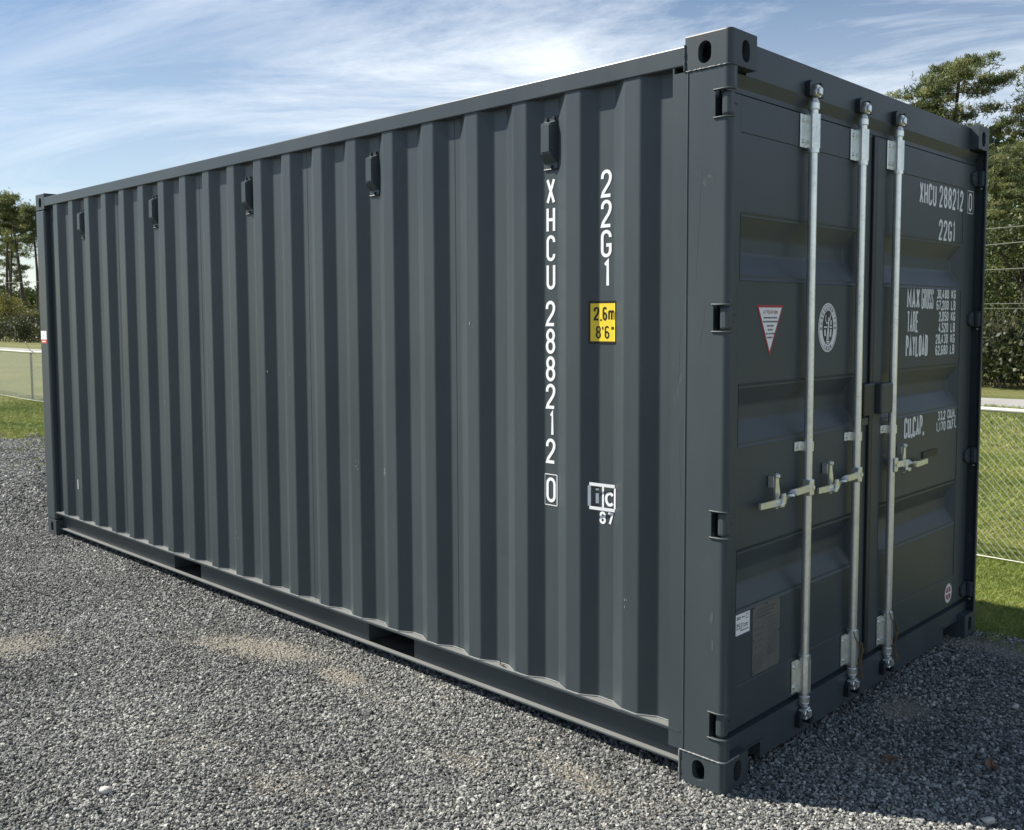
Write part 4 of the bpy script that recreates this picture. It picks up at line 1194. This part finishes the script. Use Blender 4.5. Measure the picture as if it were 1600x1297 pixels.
# oval classification emblem
bm = BM(); ec, ez = 0.789, 1.604; ea, eb = 0.079, 0.096
def ell(ka, kb, n=40): return [(ec+ea*ka*math.cos(2*math.pi*i/n), ez+eb*kb*math.sin(2*math.pi*i/n)) for i in range(n)]
poly2(bm, ell(1, 1), fd, 0.0, 0)
ribbon(bm, ell(0.925, 0.925), True, 0.0022, fd, 0.0005, 1)
poly2(bm, ell(0.575, 0.70), fd, 0.0005, 1)
def ring_text(s, a0, a1, ka, kb, hgt_, flip=False):
    for i, ch in enumerate(s):
        a_ = R(a0+(a1-a0)*i/max(1, len(s)-1))
        px_, pz_ = ec+ea*ka*math.cos(a_), ez+eb*kb*math.sin(a_)
        rot_ = a_-math.pi/2 if not flip else a_+math.pi/2
        c_, s_ = math.cos(rot_), math.sin(rot_)
        w_ = hgt_*0.72
        for j, (pts_, cl2) in enumerate(glyph(ch, w_-0.002, hgt_-0.002)):
            P_ = [(px_+(u_-w_/2)*c_-(v_-hgt_/2)*s_, pz_+(u_-w_/2)*s_+(v_-hgt_/2)*c_) for u_, v_ in pts_]
            ribbon(bm, P_, cl2, 0.0024, fd, 0.0010+j*0.0002, 1)
ring_text('BUREAU', 182, 103, 0.75, 0.81, 0.0135); ring_text('VERITAS', 84, -2, 0.75, 0.81, 0.0135)
ring_text('1828', 246, 294, 0.75, 0.82, 0.0135, True)
S_ = lambda pts_, w_: ribbon(bm, [(ec+p[0]*ea, ez+p[1]*eb) for p in pts_], False, w_, fd, 0.0012+0.0001*(len(bm.faces) % 5), 0)
S_([(0.05, 0.34), (0.04, 0.05), (-0.04, -0.2), (-0.1, -0.52)], 0.009); S_([(0.0, 0.0), (0.08, -0.3), (0.06, -0.5)], 0.006)
S_([(0.05, 0.22), (0.2, 0.36), (0.26, 0.56)], 0.005); S_([(0.02, 0.2), (-0.18, 0.18), (-0.28, 0.3), (-0.26, 0.52)], 0.005)
S_([(-0.42, 0.02), (-0.12, 0.02)], 0.006); S_([(0.16, 0.02), (0.42, 0.02)], 0.006)
S_([(-0.34, -0.08), (-0.3, -0.34)], 0.012); S_([(0.28, -0.06), (0.26, -0.38)], 0.012); S_([(0.3, 0.3), (0.3, 0.1)], 0.010)
S_([(-0.2, -0.57), (0.2, -0.57)], 0.005); S_([(-0.12, -0.64), (0.12, -0.64)], 0.004)
poly2(bm, [(ec+0.05*ea+0.0045*math.cos(t*0.8), ez+0.38*eb+0.0055*math.sin(t*0.8)) for t in range(8)], fd, 0.0018, 0)
obj('emblem', bm, [M['white'], M['dark']], dl, label='white oval emblem with a ring of letters and a standing figure')
# round red and white sticker
bm = BM(); ec, ez, ea, eb = 2.131, 0.262, 0.047, 0.049
poly2(bm, ell(1, 1), fdp, 0, 0)
ribbon(bm, ell(0.90, 0.90), True, 0.0018, fdp, 0.0004, 1)
for a0 in (10, 100, 190, 280):
    poly2(bm, [(ec+ea*0.1*math.cos(R(a0+35)), ez+eb*0.1*math.sin(R(a0+35)))]+[(ec+ea*0.66*math.cos(R(a0+t)), ez+eb*0.72*math.sin(R(a0+t))) for t in range(0, 71, 10)], fdp, 0.0004, 1)
obj('round_sticker', bm, [M['white'], M['red']], dr_, label='small round white sticker with a red cross-cut disc')
# paper label and aluminium approval plate
bm = BM(); quad(bm, 0.134, 0.228, 0.524, 0.599, fd, 0.0, 0)
text(bm, '2521', 0.138, 0.186, 0.545, 0.566, 0.003, fd, 0.0006, 0.25, 1)
for i, (y0, y1, z) in enumerate([(0.140, 0.165, 0.586), (0.140, 0.165, 0.580), (0.172, 0.192, 0.583), (0.190, 0.220, 0.555), (0.190, 0.216, 0.548), (0.165, 0.220, 0.536)]):
    scribble(bm, y0, y1, z, 0.0042, 1, 60+i, off=0.0006)
ribbon(bm, arc(0.209, 0.584, 0.008, 0.009, 0, 330, 12), False, 0.0022, fd, 0.0008, 1)
obj('paper_label', bm, [M['white'], M['ink']], dl, label='white paper label with handwritten number')
bm = BM(); box(bm, D+0.0003, D+0.0022, 0.248, 0.442, 0.350, 0.607, 0, 0.0006)
fpz = lambda s, z, off=0.0: (D+0.0026+off, s, z)
for i in range(3): scribble(bm, 0.275, 0.42-0.02*i, 0.582-0.013*i, 0.006, 1, 80+i, fpz, 0)
for i in range(14): scribble(bm, 0.350+0.004*(i % 3), 0.43-0.006*(i % 2), 0.540-0.0105*i, 0.0042, 1, 100+i, fpz, 0)
for i in range(4): scribble(bm, 0.262, 0.325-0.01*(i % 2), 0.515-0.022*i, 0.003, 1, 120+i, fpz, 0)
for i in range(6): scribble(bm, 0.256, 0.325, 0.418-0.0105*i, 0.0042, 1, 130+i, fpz, 0)
for yy_, zz_ in ((0.345, 0.598), (0.254, 0.60), (0.436, 0.60), (0.254, 0.48), (0.436, 0.48), (0.436, 0.357), (0.254, 0.357)):
    tube(bm, [(D+0.002, yy_, zz_), (D+0.005, yy_, zz_)], 0.0035, 8, 1)
obj('approval_plate', bm, [M['plate'], M['ink']], dl, label='grey riveted metal approval plate with rows of small print')

CAM_SCALE[0] = False
# ------------------------------------------------------------------ things on and around the container
def hanging_cord(y, z0, z1, label):
    rs = random.Random(int(y*100)); pts_ = []
    for i in range(22):
        t = i/21; pts_.append((0.004+0.004*math.sin(t*7), y+0.004*math.sin(9*t)+0.006*t+rs.uniform(-.0015, .0015), z0+(z1-z0)*t))
    bm = BM(); tube(bm, pts_, [0.0035+0.0035*rs.random()+(0.003 if i > 18 else 0) for i in range(22)], 7)
    pts2 = [(-0.004, y-0.055, z0+0.06), (0.0, y-0.045, z0+0.03), (0.004, y-0.02, z0-0.002), (0.004, y-0.004, z0-0.02)]
    tube(bm, pts2, 0.002, 5)
    return tag(obj('hanging_cord', bm, M['rope']), label, 'cord', 'brown cords hanging from the rods')
hanging_cord(1.052, 0.285, 0.130, 'brown frayed cord hanging beside the middle locking rod lower bracket')
hanging_cord(1.405, 0.29, 0.125, 'brown frayed cord hanging beside the right door rod lower bracket')
def dry_leaf(x, y, size, rz, label):
    bm = BM(); pts_ = []
    for i in range(14):
        t = 2*math.pi*i/14; rr_ = size*(1+0.25*math.cos(3*t)+0.12*math.sin(5*t+1))
        pts_.append((rr_*math.cos(t), rr_*0.62*math.sin(t)))
    c_ = bm.verts.new((0, 0, 0.002)); vs2 = [bm.verts.new((p[0], p[1], 0.006*math.sin(3*i)+0.008)) for i, p in enumerate(pts_)]
    for i in range(14): bm.faces.new((c_, vs2[i], vs2[(i+1) % 14]))
    e = bmesh.ops.extrude_face_region(bm, geom=bm.faces[:])
    bmesh.ops.translate(bm, verts=[v for v in e['geom'] if isinstance(v, bmesh.types.BMVert)], vec=(0, 0, 0.0008))
    tube(bm, [(size*0.9, 0, 0.008), (size*1.5, 0.004, 0.012)], 0.0008, 4)
    o = obj('dry_leaf', bm, M['leafdry']); o.location = (x, y, float(hgt(x, y))+0.012); o.rotation_euler = (0.15, -0.1, rz)
    return tag(o, label, 'leaf', 'dry leaves on the shaded gravel')
bm = BM(); tube(bm, [(-1.10, 0.020, 0.189), (-1.095, 0.017, 0.200), (-1.098, 0.012, 0.222)], [0.003, 0.0026, 0.001], 6); tube(bm, [(-1.095, 0.017, 0.197), (-1.078, 0.014, 0.193), (-1.066, 0.012, 0.199)], [0.0026, 0.004, 0.002], 6)
tag(obj('twig', bm, M['darkwood']), 'small dark curled twig lying on the ledge of the bottom rail', 'twig')
dry_leaf(0.304, 0.655, 0.028, 0.5, 'brown curled dry leaf on shaded gravel nearer the container')
dry_leaf(0.590, 0.856, 0.034, 2.0, 'larger brown dry leaf on shaded gravel near the picture edge')
def rock(x, y, size, seed, label, name='stone', cat='stone'):
    bm = BM(); bmesh.ops.create_icosphere(bm, subdivisions=3, radius=1)
    rs = np.random.default_rng(seed); ph = rs.uniform(0, 6, (6, 3)); fr = rs.uniform(1, 3, (6, 3))
    for v in bm.verts:
        d_ = sum(math.sin(fr[i][0]*v.co.x+ph[i][0])*math.sin(fr[i][1]*v.co.y+ph[i][1])*math.sin(fr[i][2]*v.co.z+ph[i][2]) for i in range(6))
        v.co *= size*(1+0.14*d_)
        v.co.z *= 0.7
    o = obj(name, bm, M['rock']); o.location = (x, y, float(hgt(x, y))+size*0.55); o.rotation_euler = (0.3, 0.2, seed)
    return tag(o, label, cat, 'large pale stones lying on the gravel')
rock(-1.572, -1.452, 0.021, 3, 'rounded pale stone on sunlit gravel at lower left')
rock(0.714, 0.449, 0.020, 4, 'pale stone at the edge of the shadow at lower right')
rock(0.474, 1.506, 0.014, 5, 'white chipped stone in the shade right of the doors')

# ------------------------------------------------------------------ chain-link fence
FY0, FSL = 5.36, -0.030
def fy(x): return FY0+FSL*(x+0.6)
FH = 1.22
fx0, fx1 = -31.5, 4.5
fence = thing('chain_link_fence', (-0.6, fy(-0.6), float(hgt(-0.6, fy(-0.6)))), 'low galvanised chain-link fence with pale top rail crossing the grass behind the container', 'fence')
def gz(x): return float(hgt(x, fy(x)))
co, fa_ = [], []
pitch_ = 0.062
def thin(ax_, az_, bx_, bz_, rad=0.0019):
    # 3-sided wire in the fence plane
    A = np.array([ax_, fy(ax_), gzc(ax_)+az_]); B = np.array([bx_, fy(bx_), gzc(bx_)+bz_])
    t = B-A; t /= np.linalg.norm(t); nn_ = np.array([0, 1.0, 0]); s_ = np.cross(t, nn_)
    i0 = len(co)
    for P in (A, B):
        for k in range(3):
            a2 = 2*math.pi*k/3+0.5; co.append(P+(nn_*math.cos(a2)+s_*math.sin(a2))*rad)
    for k in range(3):
        k2 = (k+1) % 3; fa_.append((i0+k, i0+k2, i0+3+k2, i0+3+k))
gxs = np.linspace(fx0-2, fx1+2, 200); gzs = hgt(gxs, fy(gxs))
def gzc(x): return float(np.interp(x, gxs, gzs))
def wires(xa_, xb_):
    hh = FH-0.02
    k0 = int(math.floor((xa_-hh)/pitch_))
    k1 = int(math.ceil((xb_+hh)/pitch_))
    for k in range(k0, k1+1):
        x_ = k*pitch_
        # rising right and rising left lines clipped to [xa, xb]
        for sg in (1, -1):
            # x = x_ + sg*z*0.93, z in [0.03, FH+.05]
            z0, z1 = 0.03, FH+0.045
            def X(z): return x_+sg*(z)*0.93
            pts_ = np.linspace(z0, z1, 4)
            for za_, zb_ in zip(pts_, pts_[1:]):
                if min(X(za_), X(zb_)) < xa_ or max(X(za_), X(zb_)) > xb_: continue
                thin(X(za_), za_, X(zb_), zb_)
wires(-31.0, -17.0); wires(-6.0, fx1)
wires(-17.0, -6.0)
me = bpy.data.meshes.new('mesh'); me.from_pydata([tuple(c) for c in co], [], fa_); me.update()
obj('wire_mesh', me, M['fence'], fence)
bm = BM(); rp_ = [(x, fy(x)+0.0, gzc(x)+FH) for x in np.linspace(fx0, fx1, 40)]
tube(bm, rp_, 0.021, 8); obj('top_rail', bm, M['fence'], fence)
bm = BM(); tube(bm, [(x, fy(x), gzc(x)+0.03) for x in np.linspace(fx0, fx1, 40)], 0.004, 4); obj('tension_wire', bm, M['fence'], fence)
M['postm'] = plain('fence_post_grey', (0.13, 0.135, 0.125), 0.6, 0.2)
px_ = [-23.62-2.78*i for i in range(-1, 3)]+[-20.84+2.78*i for i in range(1, 10)]
for x in sorted(set(round(v, 3) for v in px_)):
    if x > fx1: continue
    bm = BM(); z0 = gzc(x)
    tube(bm, [(x, fy(x)+0.026, z0-0.05), (x, fy(x)+0.026, z0+FH+0.02)], 0.028, 10)
    po = obj('post', bm, M['postm'], fence)
    bm = BM(); tube(bm, [(x, fy(x)+0.026, z0+FH+0.02), (x+0.24, fy(x)-0.2+0.026, z0+FH+0.26)], 0.014, 6)
    if x < -10: obj('post_arm', bm, M['fence'], po)
    else: bm.free()

# small marker stakes beside the far road
for i, (x, y) in enumerate([(-73.0, 22.9+2.3), (-69.0, 25.4), (-65.0, 25.2)]):
    bm = BM(); z0 = float(hgt(x, y)); tube(bm, [(x, y, z0), (x, y, z0+1.25)], 0.10, 8); tube(bm, [(x, y, z0+1.25), (x, y, z0+1.32)], 0.13, 8)
    tag(obj('roadside_stake', bm, M['fence']), 'pale short stake beyond the far road at left, ' + ['leftmost of three', 'middle of three', 'rightmost of three'][i], 'stake', 'stakes by the far road')

# overhead cables, strung from a pole hidden behind the container
for i, (za_, sl_, nm, rd_, xs_) in enumerate([(4.08, 0.02, 'topmost', 0.014, -150), (3.63, 0.04, 'second from top', 0.014, -42), (2.94, 0.01, 'third from top', 0.014, -42), (1.99, 0.0, 'second lowest', 0.009, -42), (1.86, -0.005, 'lowest', 0.008, -42)]):
    bm = BM(); pts_ = []
    for k in range(61):
        x = xs_+(30-xs_)*k/60
        pts_.append((x, 26.0, za_+sl_*(x+7.8)*(1 if x > -12 else 0)+(-sl_*4.2 if x <= -12 else 0)+(0.0 if x > -42 else 0.9*(-x-42)/50)))
    tube(bm, pts_, rd_, 5)
    tag(obj('overhead_cable', bm, M['cable']), 'pale thin utility cable before the pines, %s of five' % nm, 'cable', 'utility cables along the road')
bm = BM(); tube(bm, [(-42, 26.1, -0.5), (-42, 26.1, 6.2)], [0.15, 0.11], 10)
tag(obj('utility_pole', bm, M['bark']), 'wooden pole carrying the cables behind the container', 'utility pole')

# ------------------------------------------------------------------ vegetation
def leaf_mat(name, cols, trans=0.3):
    m, n, l, b = new_mat(name)
    at = n.new('ShaderNodeAttribute'); at.attribute_name = 'tint'
    rp = ramp(n, l, at.outputs['Fac'], cols)
    l.new(rp.outputs[0], b.inputs['Base Color']); b.inputs['Roughness'].default_value = 0.55
    tr = n.new('ShaderNodeBsdfTranslucent'); l.new(rp.outputs[0], tr.inputs['Color'])
    ms = n.new('ShaderNodeMixShader'); ms.inputs[0].default_value = trans
    l.new(b.outputs[0], ms.inputs[1]); l.new(tr.outputs[0], ms.inputs[2]); l.new(ms.outputs[0], n['Material Output'].inputs['Surface'])
    return m
M['needle'] = leaf_mat('pine_needles', [(0, (0.06, 0.09, 0.032)), (0.5, (0.17, 0.20, 0.072)), (1, (0.34, 0.34, 0.13))])
M['leafg'] = leaf_mat('green_leaves', [(0, (0.020, 0.034, 0.010)), (0.5, (0.075, 0.10, 0.025)), (1, (0.24, 0.25, 0.06))])
M['leafy'] = leaf_mat('yellow_green_leaves', [(0, (0.10, 0.11, 0.02)), (0.5, (0.24, 0.23, 0.05)), (1, (0.38, 0.34, 0.09))])
M['brushm'] = leaf_mat('dark_brush_leaves', [(0, (0.020, 0.028, 0.010)), (0.5, (0.055, 0.070, 0.022)), (1, (0.17, 0.16, 0.06))])
def leaf_mesh(name, centres, size, kind, rs, mat, tint):
    """many small faces. centres (n,3)"""
    n_ = len(centres)
    if kind == 'needle':
        per = 7
        c_ = np.repeat(centres, per, 0); tt = np.repeat(tint, per)+rs.uniform(-.12, .12, n_*per)
        k = len(c_)
        d_ = rs.normal(size=(k, 3)); d_[:, 2] += 0.45; d_ /= np.linalg.norm(d_, axis=1)[:, None]
        s_ = np.cross(d_, rs.normal(size=(k, 3))); s_ /= np.linalg.norm(s_, axis=1)[:, None]
        L_ = size*rs.uniform(0.7, 1.3, k)[:, None]; w_ = L_*0.12
        P = np.stack([c_-s_*w_*0.5, c_+d_*L_-s_*w_*0.15+0, c_+d_*L_*0.9+s_*w_*0.9, c_+s_*w_*0.6], 1)
    else:
        c_ = centres; tt = tint; k = n_
        a_ = rs.normal(size=(k, 3)); a_ /= np.linalg.norm(a_, axis=1)[:, None]
        b_ = np.cross(a_, rs.normal(size=(k, 3))); b_ /= np.linalg.norm(b_, axis=1)[:, None]
        L_ = size*rs.uniform(0.5, 1.3, k)[:, None]
        P = np.stack([c_-a_*L_*0.5, c_+b_*L_*0.32, c_+a_*L_*0.5, c_-b_*L_*0.32], 1)
    k = len(P); me = bpy.data.meshes.new(name)
    me.vertices.add(k*4); me.vertices.foreach_set('co', P.astype(np.float32).ravel())
    me.loops.add(k*4); me.loops.foreach_set('vertex_index', np.arange(k*4, dtype=np.int32))
    me.polygons.add(k); me.polygons.foreach_set('loop_start', np.arange(0, k*4, 4, dtype=np.int32))
    me.update(calc_edges=True)
    at = me.attributes.new('tint', 'FLOAT', 'POINT'); at.data.foreach_set('value', np.repeat(np.clip(tt, 0, 1), 4).astype(np.float32))
    me.materials.append(mat)
    return me
def pine_meshes(seed, H_=17.0, crown0=0.5, spread=3.4, lean=0.3, clumps=70, per=110, size=0.24, flat=False):
    rs = np.random.default_rng(seed); bm = BM()
    tp = [(lean*math.sin(t*2+seed)*t*1.2, lean*math.cos(t*1.7+seed)*t, H_*0.97*t) for t in np.linspace(0, 1, 12)]
    tube(bm, tp, [0.26*(1-0.8*t)+0.02 for t in np.linspace(0, 1, 12)], 9)
    cen, tin = [], []
    for i in range(clumps):
        t = crown0+(1-crown0)*rs.random()**0.8
        k = t*11; k0 = min(10, int(k)); base = Vector(tp[k0]).lerp(Vector(tp[k0+1]), k-k0)
        u_ = (t-crown0)/(1-crown0)
        prof_ = (math.sin(math.pi*min(1, 0.30+0.66*u_))**0.7) if not flat else min(1, 0.5+u_)*(1 if u_ < 0.75 else (1.02-u_)/0.27+0.25)
        L_ = spread*prof_*rs.uniform(0.35, 1.08)
        az = rs.uniform(0, 6.283)
        rise = rs.uniform(0.05, 0.55)*L_*(0.6 if flat else 0.8)
        end = base+Vector((math.cos(az)*L_, math.sin(az)*L_, rise))
        mid = base.lerp(end, 0.5)+Vector((rs.normal()*0.15, rs.normal()*0.15, -0.05*L_))
        if L_ > 0.5: tube(bm, [base, mid, end], [0.07*(1.25-t), 0.045*(1.25-t), 0.015], 5, cap=False)
        # needle tufts gather in small cushions along the outer limb
        for q in range(int(rs.integers(3, 6))):
            cpt = np.array(mid.lerp(end, rs.uniform(0.15, 1.12)))+rs.normal(size=3)*np.array([0.38, 0.38, 0.2])
            k_ = per//5
            pts_ = cpt+rs.normal(size=(k_, 3))*np.array([0.36, 0.36, 0.12])*rs.uniform(0.6, 1.2)
            cen.append(pts_); tin.append(np.clip(0.45+0.22*rs.normal()+0.10*rs.normal(size=k_), 0, 1))
    cen = np.concatenate(cen); tin = np.concatenate(tin)
    tr_ = bpy.data.meshes.new('trunk'); bm.to_mesh(tr_); bm.free(); tr_.materials.append(M['bark'])
    return tr_, leaf_mesh('crown', cen, size, 'needle', rs, M['needle'], tin)
def put_tree(name, meshes, x, y, rz, s, label, cat, group):
    t_ = bpy.data.objects.new(name, None); t_.location = (x, y, float(hgt(x, y))-0.05); t_.rotation_euler = (0, 0, rz); t_.scale = (s, s, s)
    C.objects.link(t_); tag(t_, label, cat, group)
    for nm, me in zip(('trunk', 'crown'), meshes):
        o = bpy.data.objects.new(nm, me); C.objects.link(o); o.parent = t_
    return t_
def leafy_meshes(seed, H_=7, spread=2.6, nclump=44, per=210, size=0.17, mat='leafg', low=0.22):
    rs = np.random.default_rng(seed); bm = BM()
    tube(bm, [(0, 0, 0), (0.1, 0.05, H_*0.3), (0.0, 0.1, H_*0.6), (0.1, 0, H_*0.9)], [0.14, 0.11, 0.07, 0.02], 8)
    cen, tin = [], []
    for i in range(nclump):
        t = low+(0.98-low)*rs.random(); L_ = spread*math.sin(math.pi*min(1, 0.18+0.72*(t-low)/(1-low)))**0.6*rs.uniform(0.2, 1)
        az = rs.uniform(0, 6.283); e = Vector((math.cos(az)*L_, math.sin(az)*L_, H_*t))
        tube(bm, [(0.02, 0.05, H_*t*0.6), e*0.6+Vector((0, 0, H_*t*0.25)), e], [0.05, 0.03, 0.01], 5, cap=False)
        r_ = rs.uniform(0.35, 0.75)*spread*0.36
        pts_ = np.array(e)+rs.normal(size=(per, 3))*np.array([r_, r_, r_*0.7])
        cen.append(pts_); tin.append(np.clip(0.42+0.28*rs.normal()+0.15*rs.normal(size=per), 0, 1))
    tr_ = bpy.data.meshes.new('trunk'); bm.to_mesh(tr_); bm.free(); tr_.materials.append(M['bark'])
    return tr_, leaf_mesh('crown', np.concatenate(cen), size, 'leaf', rs, M[mat], np.concatenate(tin))
def brush_mesh(seed, w, h, n_=2600, size=0.16, mat='brushm'):
    rs = np.random.default_rng(seed); bm = BM()
    for i in range(26):
        x0, y0 = rs.uniform(-w, w)*0.8, rs.uniform(-0.8, 0.8)
        pts_ = [(x0, y0, 0)]
        for k in range(4): pts_.append((pts_[-1][0]+rs.normal()*0.18, pts_[-1][1]+rs.normal()*0.15, h*0.27*(k+1)))
        tube(bm, pts_, [0.02, 0.017, 0.013, 0.009, 0.005], 4, cap=False)
    tr_ = bpy.data.meshes.new('stems'); bm.to_mesh(tr_); bm.free(); tr_.materials.append(M['darkwood'])
    cl_n = 26; cs = np.stack([rs.uniform(-w, w, cl_n), rs.uniform(-0.9, 0.9, cl_n), h*(0.35+0.6*rs.random(cl_n)**0.7)*(0.75+0.25*np.cos(rs.uniform(0, 6, cl_n)))], 1)
    which = rs.integers(0, cl_n, n_); pts_ = cs[which]+rs.normal(size=(n_, 3))*np.array([0.42, 0.36, 0.26])*h*0.38
    pts_ = pts_[pts_[:, 2] > 0.05]; tin = np.clip(0.25+0.35*(pts_[:, 2]/h)*0+0.2*np.sin(which[:len(pts_)]*1.7)+0.18*rs.normal(size=len(pts_))+0.15, 0, 1)
    return tr_, leaf_mesh('foliage', pts_, size, 'leaf', rs, M[mat], tin)
PA = pine_meshes(11, 17, 0.56, 3.7, 0.5, 54, 165, 0.22, flat=True)
PB = pine_meshes(23, 17, 0.34, 3.2, 0.4, 46, 140, 0.22)
PC = pine_meshes(37, 18, 0.62, 2.7, 0.9, 24, 110, 0.28)
LA = leafy_meshes(5); LB = leafy_meshes(6, mat='leafy', H_=6.5, spread=2.4); LC_ = leafy_meshes(8, H_=9, spread=2.6, nclump=46)
B1 = brush_mesh(3, 2.2, 1.9); B2 = brush_mesh(4, 2.4, 2.1)
pines = [  # tree x positions mostly worked out from image pixel columns along camera rays
 (PA, -19.0, 54.0, 0.4, 0.97, 'broad flat-crowned pine rising above the container right top corner'),
 (PB, -14.2, 54.5, 1.0, 0.95, 'tall pine with layered boughs at the right picture edge'),
 (PB, -14.4, 47.0, 2.7, 0.60, 'shorter pine just right of the container far top corner'),
 (PA, -9.0, 50.0, 2.2, 0.95, 'flat pine standing outside the right picture edge'),
 (PB, -27.5, 64.0, 4.0, 0.62, 'low pine peeping behind the roof left of the broad pine'),
 (PC, -142.5, 45.0, 0.0, 0.93, 'slim leaning pine leftmost in the far left group'),
 (PC, -139.0, 44.0, 2.0, 0.97, 'slim pine second from left in the far left group'),
 (PC, -136.8, 45.0, 4.0, 1.06, 'tallest slim pine in the middle of the far left group'),
 (PC, -133.5, 45.5, 5.2, 0.96, 'slim pine right of the tallest in the far left group'),
 (PC, -130.6, 45.0, 1.2, 0.93, 'slim pine beside the container far corner post'),
 (PB, -147.5, 47.0, 3.2, 0.86, 'bushy pine cut by the left picture edge'),
]
for me, x, y, rz, s, lab in pines:
    put_tree('pine_tree', me, x, y, rz, s, lab, 'pine tree', 'pine trees beyond the road')
leafs = [
 (LC_, -12.4, 46.0, 0.0, 0.78, 'green leafy tree behind the overhead cables at the right edge'),
 (LA, -14.6, 42.0, 1.3, 0.85, 'mid green leafy tree low beneath the right-hand pines'),
 (LA, -10.9, 40.0, 2.6, 0.92, 'dark green leafy tree beneath the pine at the right picture edge'),
 (LC_, -17.4, 45.0, 4.0, 0.68, 'green leafy tree mostly hidden behind the container right end'),
 (LA, -8.0, 41.0, 0.6, 1.0, 'leafy tree outside the right picture edge'),
 (LC_, -15.2, 51.0, 2.2, 0.95, 'tall green leafy tree in the back row right of the container'),
 (LC_, -11.4, 52.0, 5.2, 0.9, 'leafy tree in the back row at the right picture edge'),
 (LB, -105.8, 35.0, 0.4, 0.50, 'rounded yellow-green tree beside the far corner post'),
 (LB, -119.5, 37.5, 2.4, 0.80, 'taller yellow-green tree at the left picture edge'),
 (LA, -112.6, 38.0, 1.9, 0.42, 'dark green tree between the two yellow-green trees'),
 (LC_, -124.0, 43.0, 0.9, 0.40, 'low dark green tree under the far left pines'),
]
for me, x, y, rz, s, lab in leafs:
    put_tree('leafy_tree', me, x, y, rz, s, lab, 'tree', 'leafy trees beyond the road')
bushes = [(-9.4, 28.0, 0, 'right edge, behind the road'), (-6.2, 28.3, 1, 'outside the right picture edge'), (-12.8, 28.2, 1, 'mostly behind the container right end'), (-8.0, 30.5, 0, 'in the second row at the right edge'), (-11.2, 30.8, 1, 'in the second row beside the container'), (-4.5, 30.5, 0, 'in the second row outside the right edge')]
for i, (x, y, k, w_) in enumerate(bushes):
    t_ = bpy.data.objects.new('bush', None); t_.location = (x, y, float(hgt(x, y))); t_.scale = (1, 1, 1.0+0.12*(i % 3)); t_.rotation_euler = (0, 0, (i % 2)*3.14); C.objects.link(t_)
    tag(t_, 'dense dark tangled bush %s' % w_, 'bush', 'bushes beyond the road')
    for nm, me in zip(('stems', 'foliage'), (B1, B2)[k]):
        o = bpy.data.objects.new(nm, me); C.objects.link(o); o.parent = t_
for i in range(9):
    x = -109+3.2*i
    t_ = bpy.data.objects.new('bush', None); t_.location = (x, 31.5+(i % 3), float(hgt(x, 31))); t_.scale = (1.1, 1.1, 1.15+0.2*(i % 3)); t_.rotation_euler = (0, 0, i*1.1); C.objects.link(t_)
    tag(t_, 'dark scrub bush under the far left pines, number counted from left: %s' % ('first second third fourth fifth sixth seventh eighth ninth'.split()[i]), 'bush', 'bushes beyond the road')
    for nm, me in zip(('stems', 'foliage'), (B1, B2)[i % 2]):
        o = bpy.data.objects.new(nm, me); C.objects.link(o); o.parent = t_
# far wood behind everything
rs = np.random.default_rng(9); n_ = 90000
xw = rs.uniform(-260, 60, n_); yw = rs.uniform(70, 82, n_); hw = (7+4.5*sstep(-120, -60, xw))*(1+0.16*np.sin(xw*0.21)+0.12*np.sin(xw*0.57+2)+0.08*np.sin(xw*1.3))
pw = np.stack([xw, yw, rs.random(n_)**0.8*hw], 1)
fw = bpy.data.objects.new('far_wood', leaf_mesh('far_wood', pw, 0.95, 'leaf', rs, M['leafg'], np.clip(0.35+0.2*rs.normal(size=n_), 0, 1))); C.objects.link(fw)
fw['kind'] = 'stuff'; fw['label'] = 'far low woodland seen between the trunks beyond the road'; fw['category'] = 'woodland'
